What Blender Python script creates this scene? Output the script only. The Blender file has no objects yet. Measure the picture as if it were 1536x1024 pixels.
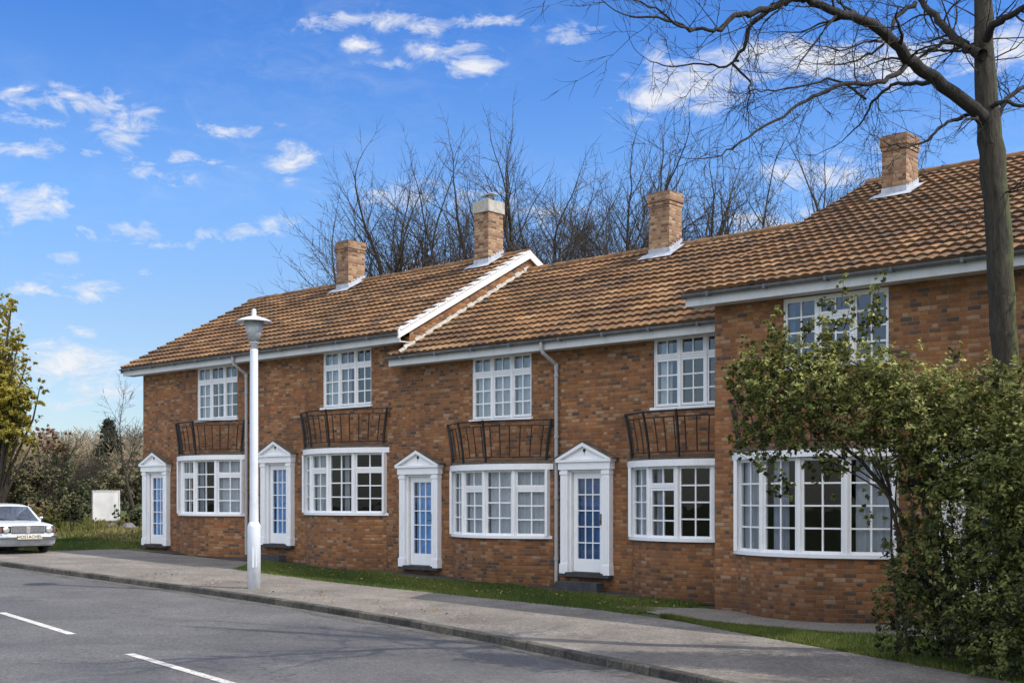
import bpy, math, random
import numpy as np
from mathutils import Vector, Matrix
rad = math.radians
sc = bpy.context.scene
COL = sc.collection
RNG = random.Random(7)

# ------------------------------------------------------------------ frames
# World: X right, Y away from the photographer, Z up, eye 1.85 m.
# Terrace frame: u along the house fronts (to the right), v into the houses, z up.
FPX, CX, HY, EYE = 1850.0, 768.0, 750.0, 1.85
TH = math.atan2(2068, FPX)
SN, CS = math.sin(TH), math.cos(TH)
NV = (CS, SN)
RV = (SN, -CS)
DB = 19.5447
ROTZ = math.atan2(RV[1], RV[0])

def W(u, v, z):
    return Vector((u * RV[0] + (v + DB) * NV[0], u * RV[1] + (v + DB) * NV[1], z))

def UV(x, y):
    return x * RV[0] + y * RV[1], x * NV[0] + y * NV[1] - DB

def at(px, py, Y):                      # survey: point at depth Y seen in that direction
    return Vector(((px - CX) / FPX * Y, Y, EYE + (HY - py) / FPX * Y))

def fu(px, v):
    a = (px - CX) / FPX
    Y = (DB + v) / (NV[0] * a + NV[1])
    return a * Y * RV[0] + Y * RV[1]

def fz(px, py, v):
    a = (px - CX) / FPX
    Y = (DB + v) / (NV[0] * a + NV[1])
    return EYE + (HY - py) / FPX * Y

def sst(a, b, x):
    t = np.clip((x - a) / (b - a), 0, 1)
    return t * t * (3 - 2 * t)

# ------------------------------------------------------------------ materials
def newmat(name):
    m = bpy.data.materials.new(name)
    m.use_nodes = True
    nt = m.node_tree
    b = nt.nodes['Principled BSDF']
    return m, nt, b

class NT:
    """small node-building helper"""
    def __init__(s, nt): s.nt = nt
    def n(s, t, **kw):
        x = s.nt.nodes.new(t)
        for k, v in kw.items(): setattr(x, k, v)
        return x
    def l(s, a, b): s.nt.links.new(a, b)
    def math(s, op, a, b=None, c=None, clamp=False):
        x = s.n('ShaderNodeMath', operation=op); x.use_clamp = clamp
        for i, q in enumerate((a, b, c)):
            if q is None: continue
            if isinstance(q, (int, float)): x.inputs[i].default_value = q
            else: s.l(q, x.inputs[i])
        return x.outputs[0]
    def ramp(s, fac, stops, interp='LINEAR'):
        x = s.n('ShaderNodeValToRGB'); cr = x.color_ramp; cr.interpolation = interp
        while len(cr.elements) < len(stops): cr.elements.new(0.5)
        for e, (p, c) in zip(cr.elements, stops):
            e.position = p; e.color = (*c, 1)
        s.l(fac, x.inputs[0]); return x.outputs[0]
    def noise(s, scale, detail=3, rough=.55, vec=None, dist=0.0):
        x = s.n('ShaderNodeTexNoise'); x.inputs['Scale'].default_value = scale
        x.inputs['Detail'].default_value = detail; x.inputs['Roughness'].default_value = rough
        x.inputs['Distortion'].default_value = dist
        if vec is not None: s.l(vec, x.inputs['Vector'])
        return x.outputs[0]
    def mix(s, fac, a, b, mode='MIX'):
        x = s.n('ShaderNodeMix', data_type='RGBA', blend_type=mode)
        for i, q in ((0, fac), (6, a), (7, b)):
            if isinstance(q, (int, float)): x.inputs[i].default_value = q
            elif isinstance(q, tuple): x.inputs[i].default_value = (*q, 1)
            else: s.l(q, x.inputs[i])
        return x.outputs[2]
    def maprange(s, v, a, b, c=0.0, d=1.0):
        x = s.n('ShaderNodeMapRange'); s.l(v, x.inputs[0])
        for i, q in enumerate((a, b, c, d)): x.inputs[i + 1].default_value = q
        return x.outputs[0]
    def bump(s, h, strength, dist, bsdf):
        x = s.n('ShaderNodeBump'); x.inputs['Strength'].default_value = strength
        x.inputs['Distance'].default_value = dist
        s.l(h, x.inputs['Height']); s.l(x.outputs[0], bsdf.inputs['Normal'])
    def obj(s): return s.n('ShaderNodeTexCoord').outputs['Object']
    def pos(s): return s.n('ShaderNodeNewGeometry').outputs['Position']
    def uv(s): return s.n('ShaderNodeTexCoord').outputs['UV']
    def attr(s, name):
        x = s.n('ShaderNodeAttribute'); x.attribute_name = name; return x

def simple(name, col, rough=.6, var=.12, scale=6.0, metal=0.0, bump=0.0, spec=None):
    m, nt, b = newmat(name); N = NT(nt)
    f = N.noise(scale, 4, .6, N.pos())
    lo = tuple(c * (1 - var) for c in col); hi = tuple(min(1, c * (1 + var)) for c in col)
    N.l(N.ramp(f, [(.3, lo), (.7, hi)]), b.inputs['Base Color'])
    b.inputs['Roughness'].default_value = rough; b.inputs['Metallic'].default_value = metal
    if spec is not None: b.inputs['Specular IOR Level'].default_value = spec
    if bump: N.bump(N.noise(scale * 6, 4, .6, N.pos()), bump, .01, b)
    return m

def mat_brick(name, stops, mortar, gauge=.070, blen=.205):
    m, nt, b = newmat(name); N = NT(nt)
    uv = N.uv()
    wob = N.noise(9, 2, .5, uv)
    sep = N.n('ShaderNodeSeparateXYZ'); N.l(uv, sep.inputs[0])
    x, y = sep.outputs[0], sep.outputs[1]
    y = N.math('ADD', y, N.math('MULTIPLY', N.math('SUBTRACT', wob, .5), .012))
    yy = N.math('DIVIDE', y, gauge)
    row = N.math('FLOOR', yy); fy = N.math('FRACT', yy)
    sh = N.math('MULTIPLY', N.math('MODULO', row, 2.0), .5)
    jit = N.n('ShaderNodeTexWhiteNoise', noise_dimensions='1D'); N.l(row, jit.inputs['W'])
    per = blen * 1.5
    xx = N.math('ADD', N.math('ADD', N.math('DIVIDE', x, per), sh), N.math('MULTIPLY', jit.outputs[0], .16))
    fx = N.math('FRACT', xx); hd = N.math('GREATER_THAN', fx, .6667)
    col = N.math('ADD', N.math('MULTIPLY', N.math('FLOOR', xx), 2.0), hd)
    d1 = N.math('MINIMUM', fx, N.math('SUBTRACT', 1.0, fx)); d2 = N.math('ABSOLUTE', N.math('SUBTRACT', fx, .6667))
    dx = N.math('MULTIPLY', N.math('MINIMUM', d1, d2), per)
    dy = N.math('MULTIPLY', N.math('MINIMUM', fy, N.math('SUBTRACT', 1.0, fy)), gauge)
    d = N.math('MINIMUM', dx, dy)
    mask = N.maprange(d, .0035, .0085)
    cmb = N.n('ShaderNodeCombineXYZ'); N.l(col, cmb.inputs[0]); N.l(row, cmb.inputs[1])
    wn = N.n('ShaderNodeTexWhiteNoise', noise_dimensions='2D'); N.l(cmb.outputs[0], wn.inputs['Vector'])
    c = N.ramp(wn.outputs[0], stops)
    big = N.noise(.55, 4, .6, uv)
    c = N.mix(1.0, c, N.ramp(big, [(.3, (.70, .69, .70)), (.7, (1.15, 1.12, 1.06))]), 'MULTIPLY')
    fine = N.noise(60, 3, .7, uv)
    c = N.mix(1.0, c, N.ramp(fine, [(.25, (.72, .7, .68)), (.75, (1.18, 1.18, 1.18))]), 'MULTIPLY')
    c = N.mix(mask, mortar, c)
    # grime and damp near the ground and under the eaves
    geo = N.n('ShaderNodeSeparateXYZ'); N.l(N.pos(), geo.inputs[0])
    damp = N.math('ADD', geo.outputs[2], N.math('MULTIPLY', N.noise(1.3, 3, .6, uv), -.9))
    c = N.mix(1.0, c, N.ramp(N.maprange(damp, -.65, .35), [(0, (.5, .5, .47)), (1, (1, 1, 1))]), 'MULTIPLY')
    mps = N.n('ShaderNodeMapping'); mps.inputs['Scale'].default_value = (1.3, .22, 1); N.l(uv, mps.inputs[0])
    c = N.mix(1.0, c, N.ramp(N.noise(1.0, 5, .7, mps.outputs[0]), [(.33, (.72, .70, .69)), (.55, (1, 1, 1)), (.72, (1.14, 1.10, 1.05))]), 'MULTIPLY')
    N.l(c, b.inputs['Base Color'])
    b.inputs['Roughness'].default_value = .88
    h = N.math('ADD', mask, N.math('MULTIPLY', fine, .5))
    N.bump(h, .9, .012, b)
    return m

BRK = [(0, (.085, .060, .048)), (.05, (.125, .074, .048)), (.10, (.195, .090, .042)), (.32, (.262, .100, .030)),
       (.62, (.335, .138, .045)), (.85, (.375, .175, .070)), (.95, (.40, .225, .115)), (1, (.42, .28, .175))]
M = {}
M['brick'] = mat_brick('brick', BRK, (.255, .175, .115))
BRC = [(0, (.14, .075, .05)), (.2, (.25, .13, .075)), (.6, (.38, .215, .12)), (1, (.50, .34, .21))]
M['chimney_brick'] = mat_brick('chimney_brick', BRC, (.34, .28, .2))

def mat_tile():
    m, nt, b = newmat('clay_tile'); N = NT(nt)
    uv = N.uv(); sep = N.n('ShaderNodeSeparateXYZ'); N.l(uv, sep.inputs[0])
    cu = N.math('FLOOR', N.math('DIVIDE', sep.outputs[0], .40)); cv = N.math('FLOOR', N.math('ADD', sep.outputs[1], .001))
    cmb = N.n('ShaderNodeCombineXYZ'); N.l(cu, cmb.inputs[0]); N.l(cv, cmb.inputs[1])
    wn = N.n('ShaderNodeTexWhiteNoise', noise_dimensions='2D'); N.l(cmb.outputs[0], wn.inputs['Vector'])
    c = N.ramp(wn.outputs[0], [(0, (.13, .070, .032)), (.3, (.215, .113, .047)), (.75, (.265, .141, .059)), (1, (.33, .195, .095))])
    p = N.pos()
    big = N.noise(.6, 5, .65, p)
    c = N.mix(1.0, c, N.ramp(big, [(.32, (.5, .5, .5)), (.62, (1.12, 1.08, 1.04))]), 'MULTIPLY')
    fine = N.noise(28, 4, .7, p)
    c = N.mix(1.0, c, N.ramp(fine, [(.25, (.72, .71, .69)), (.75, (1.18, 1.17, 1.15))]), 'MULTIPLY')
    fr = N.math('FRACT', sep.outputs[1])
    c = N.mix(N.maprange(fr, .028, .06, .55, 0), c, (.035, .024, .018))  # painted shade line under each course's lip, with joint grime
    # dark lichen towards the tops of the courses and in patches
    lich = N.noise(1.7, 6, .72, p)
    c = N.mix(N.maprange(lich, .53, .67, 0, .85), c, (.040, .034, .026))
    c = N.mix(N.maprange(N.noise(5.5, 4, .7, p), .64, .74, 0, .5), c, (.33, .27, .19))
    N.l(c, b.inputs['Base Color']); b.inputs['Roughness'].default_value = .85
    N.bump(fine, .5, .01, b)
    return m
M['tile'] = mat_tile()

def mat_paint(name, col, dirt=(.35, .33, .29), amt=.35):
    m, nt, b = newmat(name); N = NT(nt); p = N.pos()
    f = N.noise(3.0, 5, .7, p)
    mp = N.n('ShaderNodeMapping'); mp.inputs['Scale'].default_value = (14, 14, 1.2); N.l(p, mp.inputs[0])
    st = N.noise(1.5, 3, .6, mp.outputs[0])
    c = N.mix(N.maprange(f, .52, .8, 0, amt), col, dirt)
    c = N.mix(N.maprange(st, .55, .8, 0, amt * .8), c, dirt)
    N.l(c, b.inputs['Base Color']); b.inputs['Roughness'].default_value = .5
    N.bump(N.noise(40, 2, .5, p), .12, .004, b)
    return m
M['white'] = mat_paint('white_paint', (.84, .84, .84), (.5, .47, .42), .3)
M['fascia'] = mat_paint('fascia_paint', (.60, .60, .59), amt=.5)
M['verge'] = mat_paint('verge_paint', (.80, .79, .76), (.30, .24, .16), amt=.45)
M['post'] = mat_paint('post_paint', (.66, .70, .76), (.30, .29, .27), amt=.4)
M['upvc'] = mat_paint('pipe_paint', (.36, .36, .36), amt=.5)
M['lead'] = simple('lead', (.42, .44, .48), .55, .25, 5, 0, .3)
M['dark_lead'] = simple('mossy_lead', (.115, .085, .06), .8, .5, 7, 0, .6)
M['gutter'] = simple('gutter_plastic', (.13, .135, .145), .5, .3, 4)
M['iron'] = simple('black_iron', (.012, .011, .011), .5, .4, 20, 0, .2)
M['concrete'] = simple('concrete', (.42, .39, .34), .9, .25, 9, 0, .6)
M['step'] = simple('step_stone', (.045, .045, .047), .85, .35, 8, 0, .6)
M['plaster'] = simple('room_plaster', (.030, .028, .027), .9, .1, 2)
M['net'] = simple('net_curtain', (.66, .68, .72), .9, .06, 3)
M['drape'] = simple('grey_curtain', (.42, .44, .50), .9, .10, 3)
M['blue_cloth'] = simple('blue_curtain', (.24, .50, .78), .85, .2, 5)
M['navy_cloth'] = simple('navy_curtain', (.05, .15, .33), .85, .35, 5)
M['brass'] = simple('aged_brass', (.18, .12, .06), .4, .2, 20, .8)

def mat_glass(name, base=.07, tint=(.80, .84, .86)):
    m, nt, b = newmat(name); N = NT(nt); nt.nodes.remove(b)
    out = [x for x in nt.nodes if x.type == 'OUTPUT_MATERIAL'][0]
    tr = N.n('ShaderNodeBsdfTransparent'); tr.inputs[0].default_value = (*tint, 1)
    gl = N.n('ShaderNodeBsdfGlossy'); gl.inputs['Roughness'].default_value = .015
    bp = N.n('ShaderNodeBump'); bp.inputs['Strength'].default_value = .05; bp.inputs['Distance'].default_value = .05
    N.l(N.noise(1.7, 2, .5, N.pos()), bp.inputs['Height']); N.l(bp.outputs[0], gl.inputs['Normal'])
    fr = N.n('ShaderNodeFresnel'); fr.inputs[0].default_value = 1.5
    f = N.math('ADD', N.math('MULTIPLY', fr.outputs[0], .7), base, clamp=True)
    mx = N.n('ShaderNodeMixShader'); N.l(f, mx.inputs[0]); N.l(tr.outputs[0], mx.inputs[1]); N.l(gl.outputs[0], mx.inputs[2])
    N.l(mx.outputs[0], out.inputs[0]); return m
M['glass'] = mat_glass('window_glass', .015)
M['glass_up'] = mat_glass('upper_glass', .12)
M['door_glass'] = mat_glass('door_glass', .04, (.85, .9, 1.0))
M['car_glass'] = mat_glass('car_glass', .22, (.6, .66, .68))

def mat_leaf(name, lo, mid, hi, transl=.25):
    m, nt, b = newmat(name); N = NT(nt)
    a = N.attr('tone')
    c = N.ramp(a.outputs['Fac'], [(0, lo), (.55, mid), (1, hi)])
    N.l(c, b.inputs['Base Color']); b.inputs['Roughness'].default_value = .55
    b.inputs['Specular IOR Level'].default_value = .3
    out = [x for x in nt.nodes if x.type == 'OUTPUT_MATERIAL'][0]
    t = N.n('ShaderNodeBsdfTranslucent'); N.l(c, t.inputs[0])
    mx = N.n('ShaderNodeMixShader'); mx.inputs[0].default_value = transl
    N.l(b.outputs[0], mx.inputs[1]); N.l(t.outputs[0], mx.inputs[2]); N.l(mx.outputs[0], out.inputs[0])
    return m
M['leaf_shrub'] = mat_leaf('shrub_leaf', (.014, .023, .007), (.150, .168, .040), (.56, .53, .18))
M['leaf_yellow'] = mat_leaf('yellow_leaf', (.19, .17, .03), (.40, .34, .06), (.52, .42, .10), .35)
M['leaf_dark'] = mat_leaf('evergreen_leaf', (.045, .062, .024), (.120, .145, .058), (.26, .27, .13))
M['leaf_olive'] = mat_leaf('olive_leaf', (.085, .085, .045), (.165, .155, .080), (.26, .24, .14))
M['leaf_conifer'] = mat_leaf('conifer_leaf', (.022, .036, .020), (.040, .056, .032), (.07, .085, .05))
M['leaf_flower'] = mat_leaf('flower_leaf', (.08, .10, .02), (.23, .21, .04), (.50, .30, .22))
M['leaf_red'] = mat_leaf('red_leaf', (.10, .05, .02), (.19, .085, .035), (.30, .15, .07))
M['wood_far'] = mat_leaf('far_twig', (.13, .135, .065), (.30, .23, .145), (.39, .31, .22), .25)  # twig colours lightened to imitate distance haze
M['grassblade'] = mat_leaf('grass_blade', (.050, .085, .014), (.10, .145, .026), (.20, .21, .05), .3)
M['meadow'] = mat_leaf('meadow_blade', (.12, .13, .03), (.24, .22, .065), (.36, .30, .13), .3)
M['fallen'] = mat_leaf('fallen_leaf', (.20, .09, .03), (.36, .17, .07), (.45, .30, .16), .1)

def mat_bark(name, lo, hi, moss=None):
    m, nt, b = newmat(name); N = NT(nt); p = N.pos()
    mp = N.n('ShaderNodeMapping'); mp.inputs['Scale'].default_value = (9, 9, 1.6); N.l(p, mp.inputs[0])
    f = N.noise(2.4, 6, .7, mp.outputs[0], .6)
    c = N.ramp(f, [(.3, lo), (.7, hi)])
    if moss:
        g = N.n('ShaderNodeNewGeometry'); s = N.n('ShaderNodeSeparateXYZ'); N.l(g.outputs['Normal'], s.inputs[0])
        k = N.math('ADD', N.math('MULTIPLY', s.outputs[0], .55), N.noise(3.2, 4, .65, p))
        sz = N.n('ShaderNodeSeparateXYZ'); N.l(p, sz.inputs[0])
        k = N.math('MULTIPLY', N.maprange(k, .62, .95, 0, .85), N.maprange(sz.outputs[2], 5.0, 7.5, 1, .15))
        c = N.mix(k, c, moss)
    N.l(c, b.inputs['Base Color']); b.inputs['Roughness'].default_value = .9
    N.bump(f, 1.0, .06, b); return m
M['bark'] = mat_bark('oak_bark', (.012, .010, .007), (.088, .074, .050), (.115, .130, .036))
M['bark_limb'] = mat_bark('limb_bark', (.012, .010, .008), (.050, .041, .031))
M['bark_far'] = mat_bark('far_bark', (.028, .022, .016), (.085, .066, .046))
M['stem'] = mat_bark('shrub_stem', (.03, .022, .015), (.09, .07, .05))

# ground materials
def mat_ground(name, cols, s1=1.2, s2=70, bump=.4, bd=.01, rough=.9, speck=None, cracks=False, stain=None):
    m, nt, b = newmat(name); N = NT(nt); p = N.pos()
    a = N.noise(s1, 5, .65, p); f = N.noise(s2, 3, .75, p)
    c = N.ramp(a, [(.3, cols[0]), (.7, cols[1])])
    c = N.mix(1.0, c, N.ramp(f, [(.32, (.5, .5, .5)), (.68, (1.5, 1.5, 1.5))]), 'MULTIPLY')
    c = N.mix(1.0, c, N.ramp(N.noise(19, 4, .8, p), [(.32, (.5, .5, .5)), (.68, (1.5, 1.5, 1.5))]), 'MULTIPLY')
    if speck:
        v = N.n('ShaderNodeTexVoronoi'); v.inputs['Scale'].default_value = 46; N.l(p, v.inputs['Vector'])
        k = N.maprange(v.outputs['Distance'], .16, .30, 1, 0)
        cc = N.n('ShaderNodeSeparateColor'); N.l(v.outputs['Color'], cc.inputs[0])
        k = N.math('MULTIPLY', k, N.maprange(cc.outputs[0], .45, .9, 0, .6))
        c = N.mix(k, c, speck)
    if stain:
        mp = N.n('ShaderNodeMapping'); mp.inputs['Rotation'].default_value = (0, 0, -ROTZ)
        N.l(p, mp.inputs[0])
        mp2 = N.n('ShaderNodeMapping'); mp2.inputs['Scale'].default_value = (.12, 1.1, 1); N.l(mp.outputs[0], mp2.inputs[0])
        s = N.noise(1.0, 4, .6, mp2.outputs[0])
        c = N.mix(N.maprange(s, .45, .72, 0, .55), c, stain)
    if cracks:
        v = N.n('ShaderNodeTexVoronoi', feature='DISTANCE_TO_EDGE'); v.inputs['Scale'].default_value = .35
        v.inputs['Scale'].default_value = .28
        nz = N.n('ShaderNodeTexNoise'); nz.inputs['Scale'].default_value = 1.6; nz.inputs['Detail'].default_value = 6; N.l(p, nz.inputs['Vector'])
        vm = N.n('ShaderNodeVectorMath', operation='MULTIPLY_ADD'); N.l(nz.outputs['Color'], vm.inputs[0]); vm.inputs[1].default_value = (1.6, 1.6, 0); N.l(p, vm.inputs[2])
        N.l(vm.outputs[0], v.inputs['Vector'])
        k = N.math('MULTIPLY', N.maprange(v.outputs['Distance'], .0, .0045, .75, 0), N.maprange(a, .42, .6))
        c = N.mix(k, c, (.035, .033, .031))
        pt = N.n('ShaderNodeTexVoronoi'); pt.inputs['Scale'].default_value = .42; N.l(vm.outputs[0], pt.inputs['Vector'])
        pc = N.n('ShaderNodeSeparateColor'); N.l(pt.outputs['Color'], pc.inputs[0])
        c = N.mix(1.0, c, N.ramp(pc.outputs[0], [(.0, (.86, .86, .87)), (1, (1.1, 1.1, 1.09))]), 'MULTIPLY')
    N.l(c, b.inputs['Base Color']); b.inputs['Roughness'].default_value = rough
    N.bump(f, bump, bd, b); return m
M['asphalt'] = mat_ground('asphalt', ((.076, .074, .074), (.135, .128, .125)), .55, 62, .8, .010, .85, (.42, .39, .36), True, (.095, .093, .096))
M['pavement'] = mat_ground('pavement', ((.130, .116, .101), (.255, .228, .198)), 1.0, 48, .7, .010, .9, (.46, .42, .37), True, (.155, .132, .11))
M['kerb'] = mat_ground('kerb', ((.030, .028, .023), (.125, .112, .088)), 2.6, 60, .5, .01, .9)
M['tarmac'] = mat_ground('tarmac_path', ((.030, .029, .029), (.06, .057, .055)), 1.5, 60, .4, .008, .7)
M['path'] = mat_ground('path', ((.16, .14, .118), (.25, .22, .185)), 1.5, 60, .4, .008, .9)
M['turf'] = mat_ground('turf', ((.040, .062, .014), (.085, .105, .026)), .9, 45, .8, .03, .95)
M['meadow_ground'] = mat_ground('meadow_ground', ((.10, .11, .03), (.2, .18, .06)), .5, 30, .8, .03, .95)
_nt = M['kerb'].node_tree; _N = NT(_nt); _b = _nt.nodes['Principled BSDF']
_mp = _N.n('ShaderNodeMapping'); _mp.inputs['Rotation'].default_value = (0, 0, -ROTZ); _N.l(_N.pos(), _mp.inputs[0])
_sp = _N.n('ShaderNodeSeparateXYZ'); _N.l(_mp.outputs[0], _sp.inputs[0])
_q = _N.math('DIVIDE', _sp.outputs[0], .86); _j = _N.math('LESS_THAN', _N.math('FRACT', _q), .022)
_w = _N.n('ShaderNodeTexWhiteNoise', noise_dimensions='1D'); _N.l(_N.math('FLOOR', _q), _w.inputs['W'])
_c = _b.inputs['Base Color'].links[0].from_socket
_c = _N.mix(1.0, _c, _N.ramp(_w.outputs[0], [(0, (.7, .7, .7)), (1, (1.25, 1.23, 1.2))]), 'MULTIPLY')
_N.l(_N.mix(_j, _c, (.018, .017, .015)), _b.inputs['Base Color'])
M['grit'] = mat_ground('gutter_grit', ((.05, .047, .042), (.13, .12, .105)), 3.0, 50, .8, .01, .9)
M['marking'] = mat_ground('marking', ((.38, .365, .335), (.66, .64, .59)), 4.5, 55, .4, .006, .8)

# ------------------------------------------------------------------ mesh builder
ORG = {}      # object -> origin (in its own frame)
TER = {}      # object -> True when it lives in the terrace frame

class MB:
    def __init__(s): s.v = []; s.f = []; s.uv = []; s.tone = None
    def face(s, pts, uvs=None):
        i = len(s.v); s.v.extend([tuple(p) for p in pts]); s.f.append(tuple(range(i, i + len(pts))))
        s.uv.extend(uvs if uvs else [(0, 0)] * len(pts))
    def box(s, a, b):
        (x0, y0, z0), (x1, y1, z1) = a, b
        c = [(x0, y0, z0), (x1, y0, z0), (x1, y1, z0), (x0, y1, z0), (x0, y0, z1), (x1, y0, z1), (x1, y1, z1), (x0, y1, z1)]
        for q in ((0, 1, 5, 4), (1, 2, 6, 5), (2, 3, 7, 6), (3, 0, 4, 7), (4, 5, 6, 7), (3, 2, 1, 0)):
            p = [c[k] for k in q]
            if q in ((1, 2, 6, 5), (3, 0, 4, 7)): uv = [(t[1], t[2]) for t in p]
            elif q in ((4, 5, 6, 7), (3, 2, 1, 0)): uv = [(t[0], t[1]) for t in p]
            else: uv = [(t[0], t[2]) for t in p]
            s.face(p, uv)
    def obox(s, o, ex, ey, ez, x0, x1, y0, y1, z0, z1):
        o, ex, ey, ez = map(Vector, (o, ex, ey, ez))
        P = lambda x, y, z: o + ex * x + ey * y + ez * z
        c = [P(x0, y0, z0), P(x1, y0, z0), P(x1, y1, z0), P(x0, y1, z0), P(x0, y0, z1), P(x1, y0, z1), P(x1, y1, z1), P(x0, y1, z1)]
        for q in ((0, 1, 5, 4), (1, 2, 6, 5), (2, 3, 7, 6), (3, 0, 4, 7), (4, 5, 6, 7), (3, 2, 1, 0)):
            s.face([c[k] for k in q])
    def tube(s, pts, r, n=6, cap=True):
        pts = [Vector(p) for p in pts]; m = len(pts)
        rs = r if isinstance(r, (list, tuple)) else [r] * m
        rings = []
        ref = Vector((.31, .17, .93))
        for i, p in enumerate(pts):
            d = (pts[min(i + 1, m - 1)] - pts[max(i - 1, 0)])
            if d.length < 1e-9: d = Vector((0, 0, 1))
            d.normalize()
            if abs(d.dot(ref)) > .95: rr = Vector((1, .2, 0))
            else: rr = ref
            a = d.cross(rr).normalized(); b = d.cross(a)
            base = len(s.v)
            for k in range(n):
                t = 2 * math.pi * k / n
                s.v.append(tuple(p + (a * math.cos(t) + b * math.sin(t)) * rs[i]))
            rings.append(base)
        for i in range(m - 1):
            a, b = rings[i], rings[i + 1]
            for k in range(n):
                k2 = (k + 1) % n
                s.f.append((a + k, a + k2, b + k2, b + k)); s.uv.extend([(0, 0)] * 4)
        if cap:
            s.f.append(tuple(rings[0] + k for k in range(n))[::-1]); s.uv.extend([(0, 0)] * n)
            s.f.append(tuple(rings[-1] + k for k in range(n))); s.uv.extend([(0, 0)] * n)
    def lathe(s, o, prof, n=24):
        o = Vector(o); rings = []
        for r, z in prof:
            base = len(s.v)
            for k in range(n):
                t = 2 * math.pi * k / n
                s.v.append((o.x + r * math.cos(t), o.y + r * math.sin(t), o.z + z))
            rings.append(base)
        for a, b in zip(rings, rings[1:]):
            for k in range(n):
                k2 = (k + 1) % n
                s.f.append((a + k, a + k2, b + k2, b + k)); s.uv.extend([(0, 0)] * 4)
    def loft(s, rings, close=True):
        base = []
        for r in rings:
            base.append(len(s.v)); s.v.extend([tuple(p) for p in r])
        n = len(rings[0])
        for a, b in zip(base, base[1:]):
            for k in range(n if close else n - 1):
                k2 = (k + 1) % n
                s.f.append((a + k, a + k2, b + k2, b + k)); s.uv.extend([(0, 0)] * 4)
        return base
    def build(s, name, mat, parent=None, org=None, terr=None, smooth=False, label=None, autosm=None):
        me = bpy.data.meshes.new(name)
        if parent is not None: org = ORG[parent]; terr = TER[parent]
        if org is None: org = (0, 0, 0)
        v = np.array(s.v, dtype=float).reshape(-1, 3) - np.array(org)
        me.from_pydata(v.tolist(), [], s.f)
        if len(s.uv) == sum(len(f) for f in s.f) and any(u != (0, 0) for u in s.uv[:64]):
            ul = me.uv_layers.new(name='UVMap')
            ul.data.foreach_set('uv', np.array(s.uv, dtype=np.float32).ravel())
        if s.tone is not None:
            at_ = me.attributes.new('tone', 'FLOAT', 'POINT')
            at_.data.foreach_set('value', np.array(s.tone, dtype=np.float32))
        me.materials.append(mat)
        if smooth: me.polygons.foreach_set('use_smooth', [True] * len(me.polygons))
        me.update()
        o = bpy.data.objects.new(name, me); COL.objects.link(o)
        ORG[o] = org; TER[o] = bool(terr)
        if parent is not None: o.parent = parent
        elif terr:
            o.location = W(*org); o.rotation_euler = (0, 0, ROTZ)
        else: o.location = org
        if label: o['label'] = label
        return o

def tag(o, label=None, cat=None, group=None, kind=None):
    if label: o['label'] = label
    if cat: o['category'] = cat
    if group: o['group'] = group
    if kind: o['kind'] = kind
    return o

def empty(name, org, label, cat, group=None, terr=False):
    o = bpy.data.objects.new(name, None); COL.objects.link(o)
    o.empty_display_size = .3
    ORG[o] = tuple(org); TER[o] = terr
    if terr: o.location = W(*org); o.rotation_euler = (0, 0, ROTZ)
    else: o.location = org
    return tag(o, label, cat, group)

# ------------------------------------------------------------------ terrain
KU = [-600, -40, -29.6, -22.8, -19.1, -16.3, -12.8, -9.8, -7, -4, 0, 10, 40, 100, 600]
KV = [-5.0, -5.3, -5.45, -5.65, -5.72, -5.95, -6.40, -7.05, -8.0, -9.3, -11.3, -17, -36, -75, -400]
def vk(u):
    u = np.asarray(u, dtype=float); acc = 0
    for d in (-2, -1, 0, 1, 2): acc = acc + np.interp(u + d, KU, KV)
    return acc / 5
BU = [-600, -33.8, -32.9, -32.4, -25.2, -24.4, -20, -13, -11, -9, -6, -2, 4, 12, 40, 600]
BV = [-.6, -1.0, -3.0, -.75, -.7, -2.35, -2.85, -2.75, -3.1, -4.0, -5.4, -7.3, -11, -15.5, -33, -397]
def vb(u):
    u = np.asarray(u, dtype=float); acc = 0
    for d in (-.4, 0, .4): acc = acc + np.interp(u + d, BU, BV)
    return acc / 3
def gz(u, v):
    u = np.asarray(u, dtype=float); v = np.asarray(v, dtype=float)
    g = -.08 + .0245 * np.clip(-10 - u, 0, 22) + .008 * np.clip(v, -8, 0)
    left = sst(-32.5, -37, u) * sst(-1, 9, v) * .62
    back = sst(10, 22, v) * .8
    far = sst(35, 130, v + np.clip(-u - 40, 0, 60) * .7) * 2.6
    return g + np.maximum(left, back) + far
def G(u, v): return float(gz(u, v))
def GW(x, y): return float(gz(*UV(x, y)))

def strip(name, us, edges, mat, dz=0.0, kind='structure', nsub=None):
    """sheet between successive edge functions v_k(u)"""
    mb = MB(); us = np.asarray(us, dtype=float)
    rows = []
    for e in edges:
        vv = e(us) if callable(e) else np.full_like(us, e)
        rows.append(vv)
    P = []
    for vv in rows:
        zz = gz(us, vv) + dz
        P.append([W(a, b, c) for a, b, c in zip(us, vv, zz)])
    n = len(us)
    for r in P: mb.v.extend([tuple(p) for p in r])
    for i in range(len(P) - 1):
        for k in range(n - 1):
            mb.f.append((i * n + k, i * n + k + 1, (i + 1) * n + k + 1, (i + 1) * n + k)); mb.uv.extend([(0, 0)] * 4)
    o = mb.build(name, mat, smooth=True)
    return tag(o, kind=kind) if kind else o

US = np.concatenate([np.linspace(-600, -80, 14)[:-1], np.linspace(-80, -45, 15)[:-1], np.arange(-45, 12, .5), np.linspace(12, 60, 20), np.linspace(70, 600, 12)])
ROADW = 7.3
strip('road', US, [lambda u: vk(u) - ROADW, lambda u: vk(u) - ROADW / 2, lambda u: vk(u) - .01], M['asphalt'], -.10)
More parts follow.
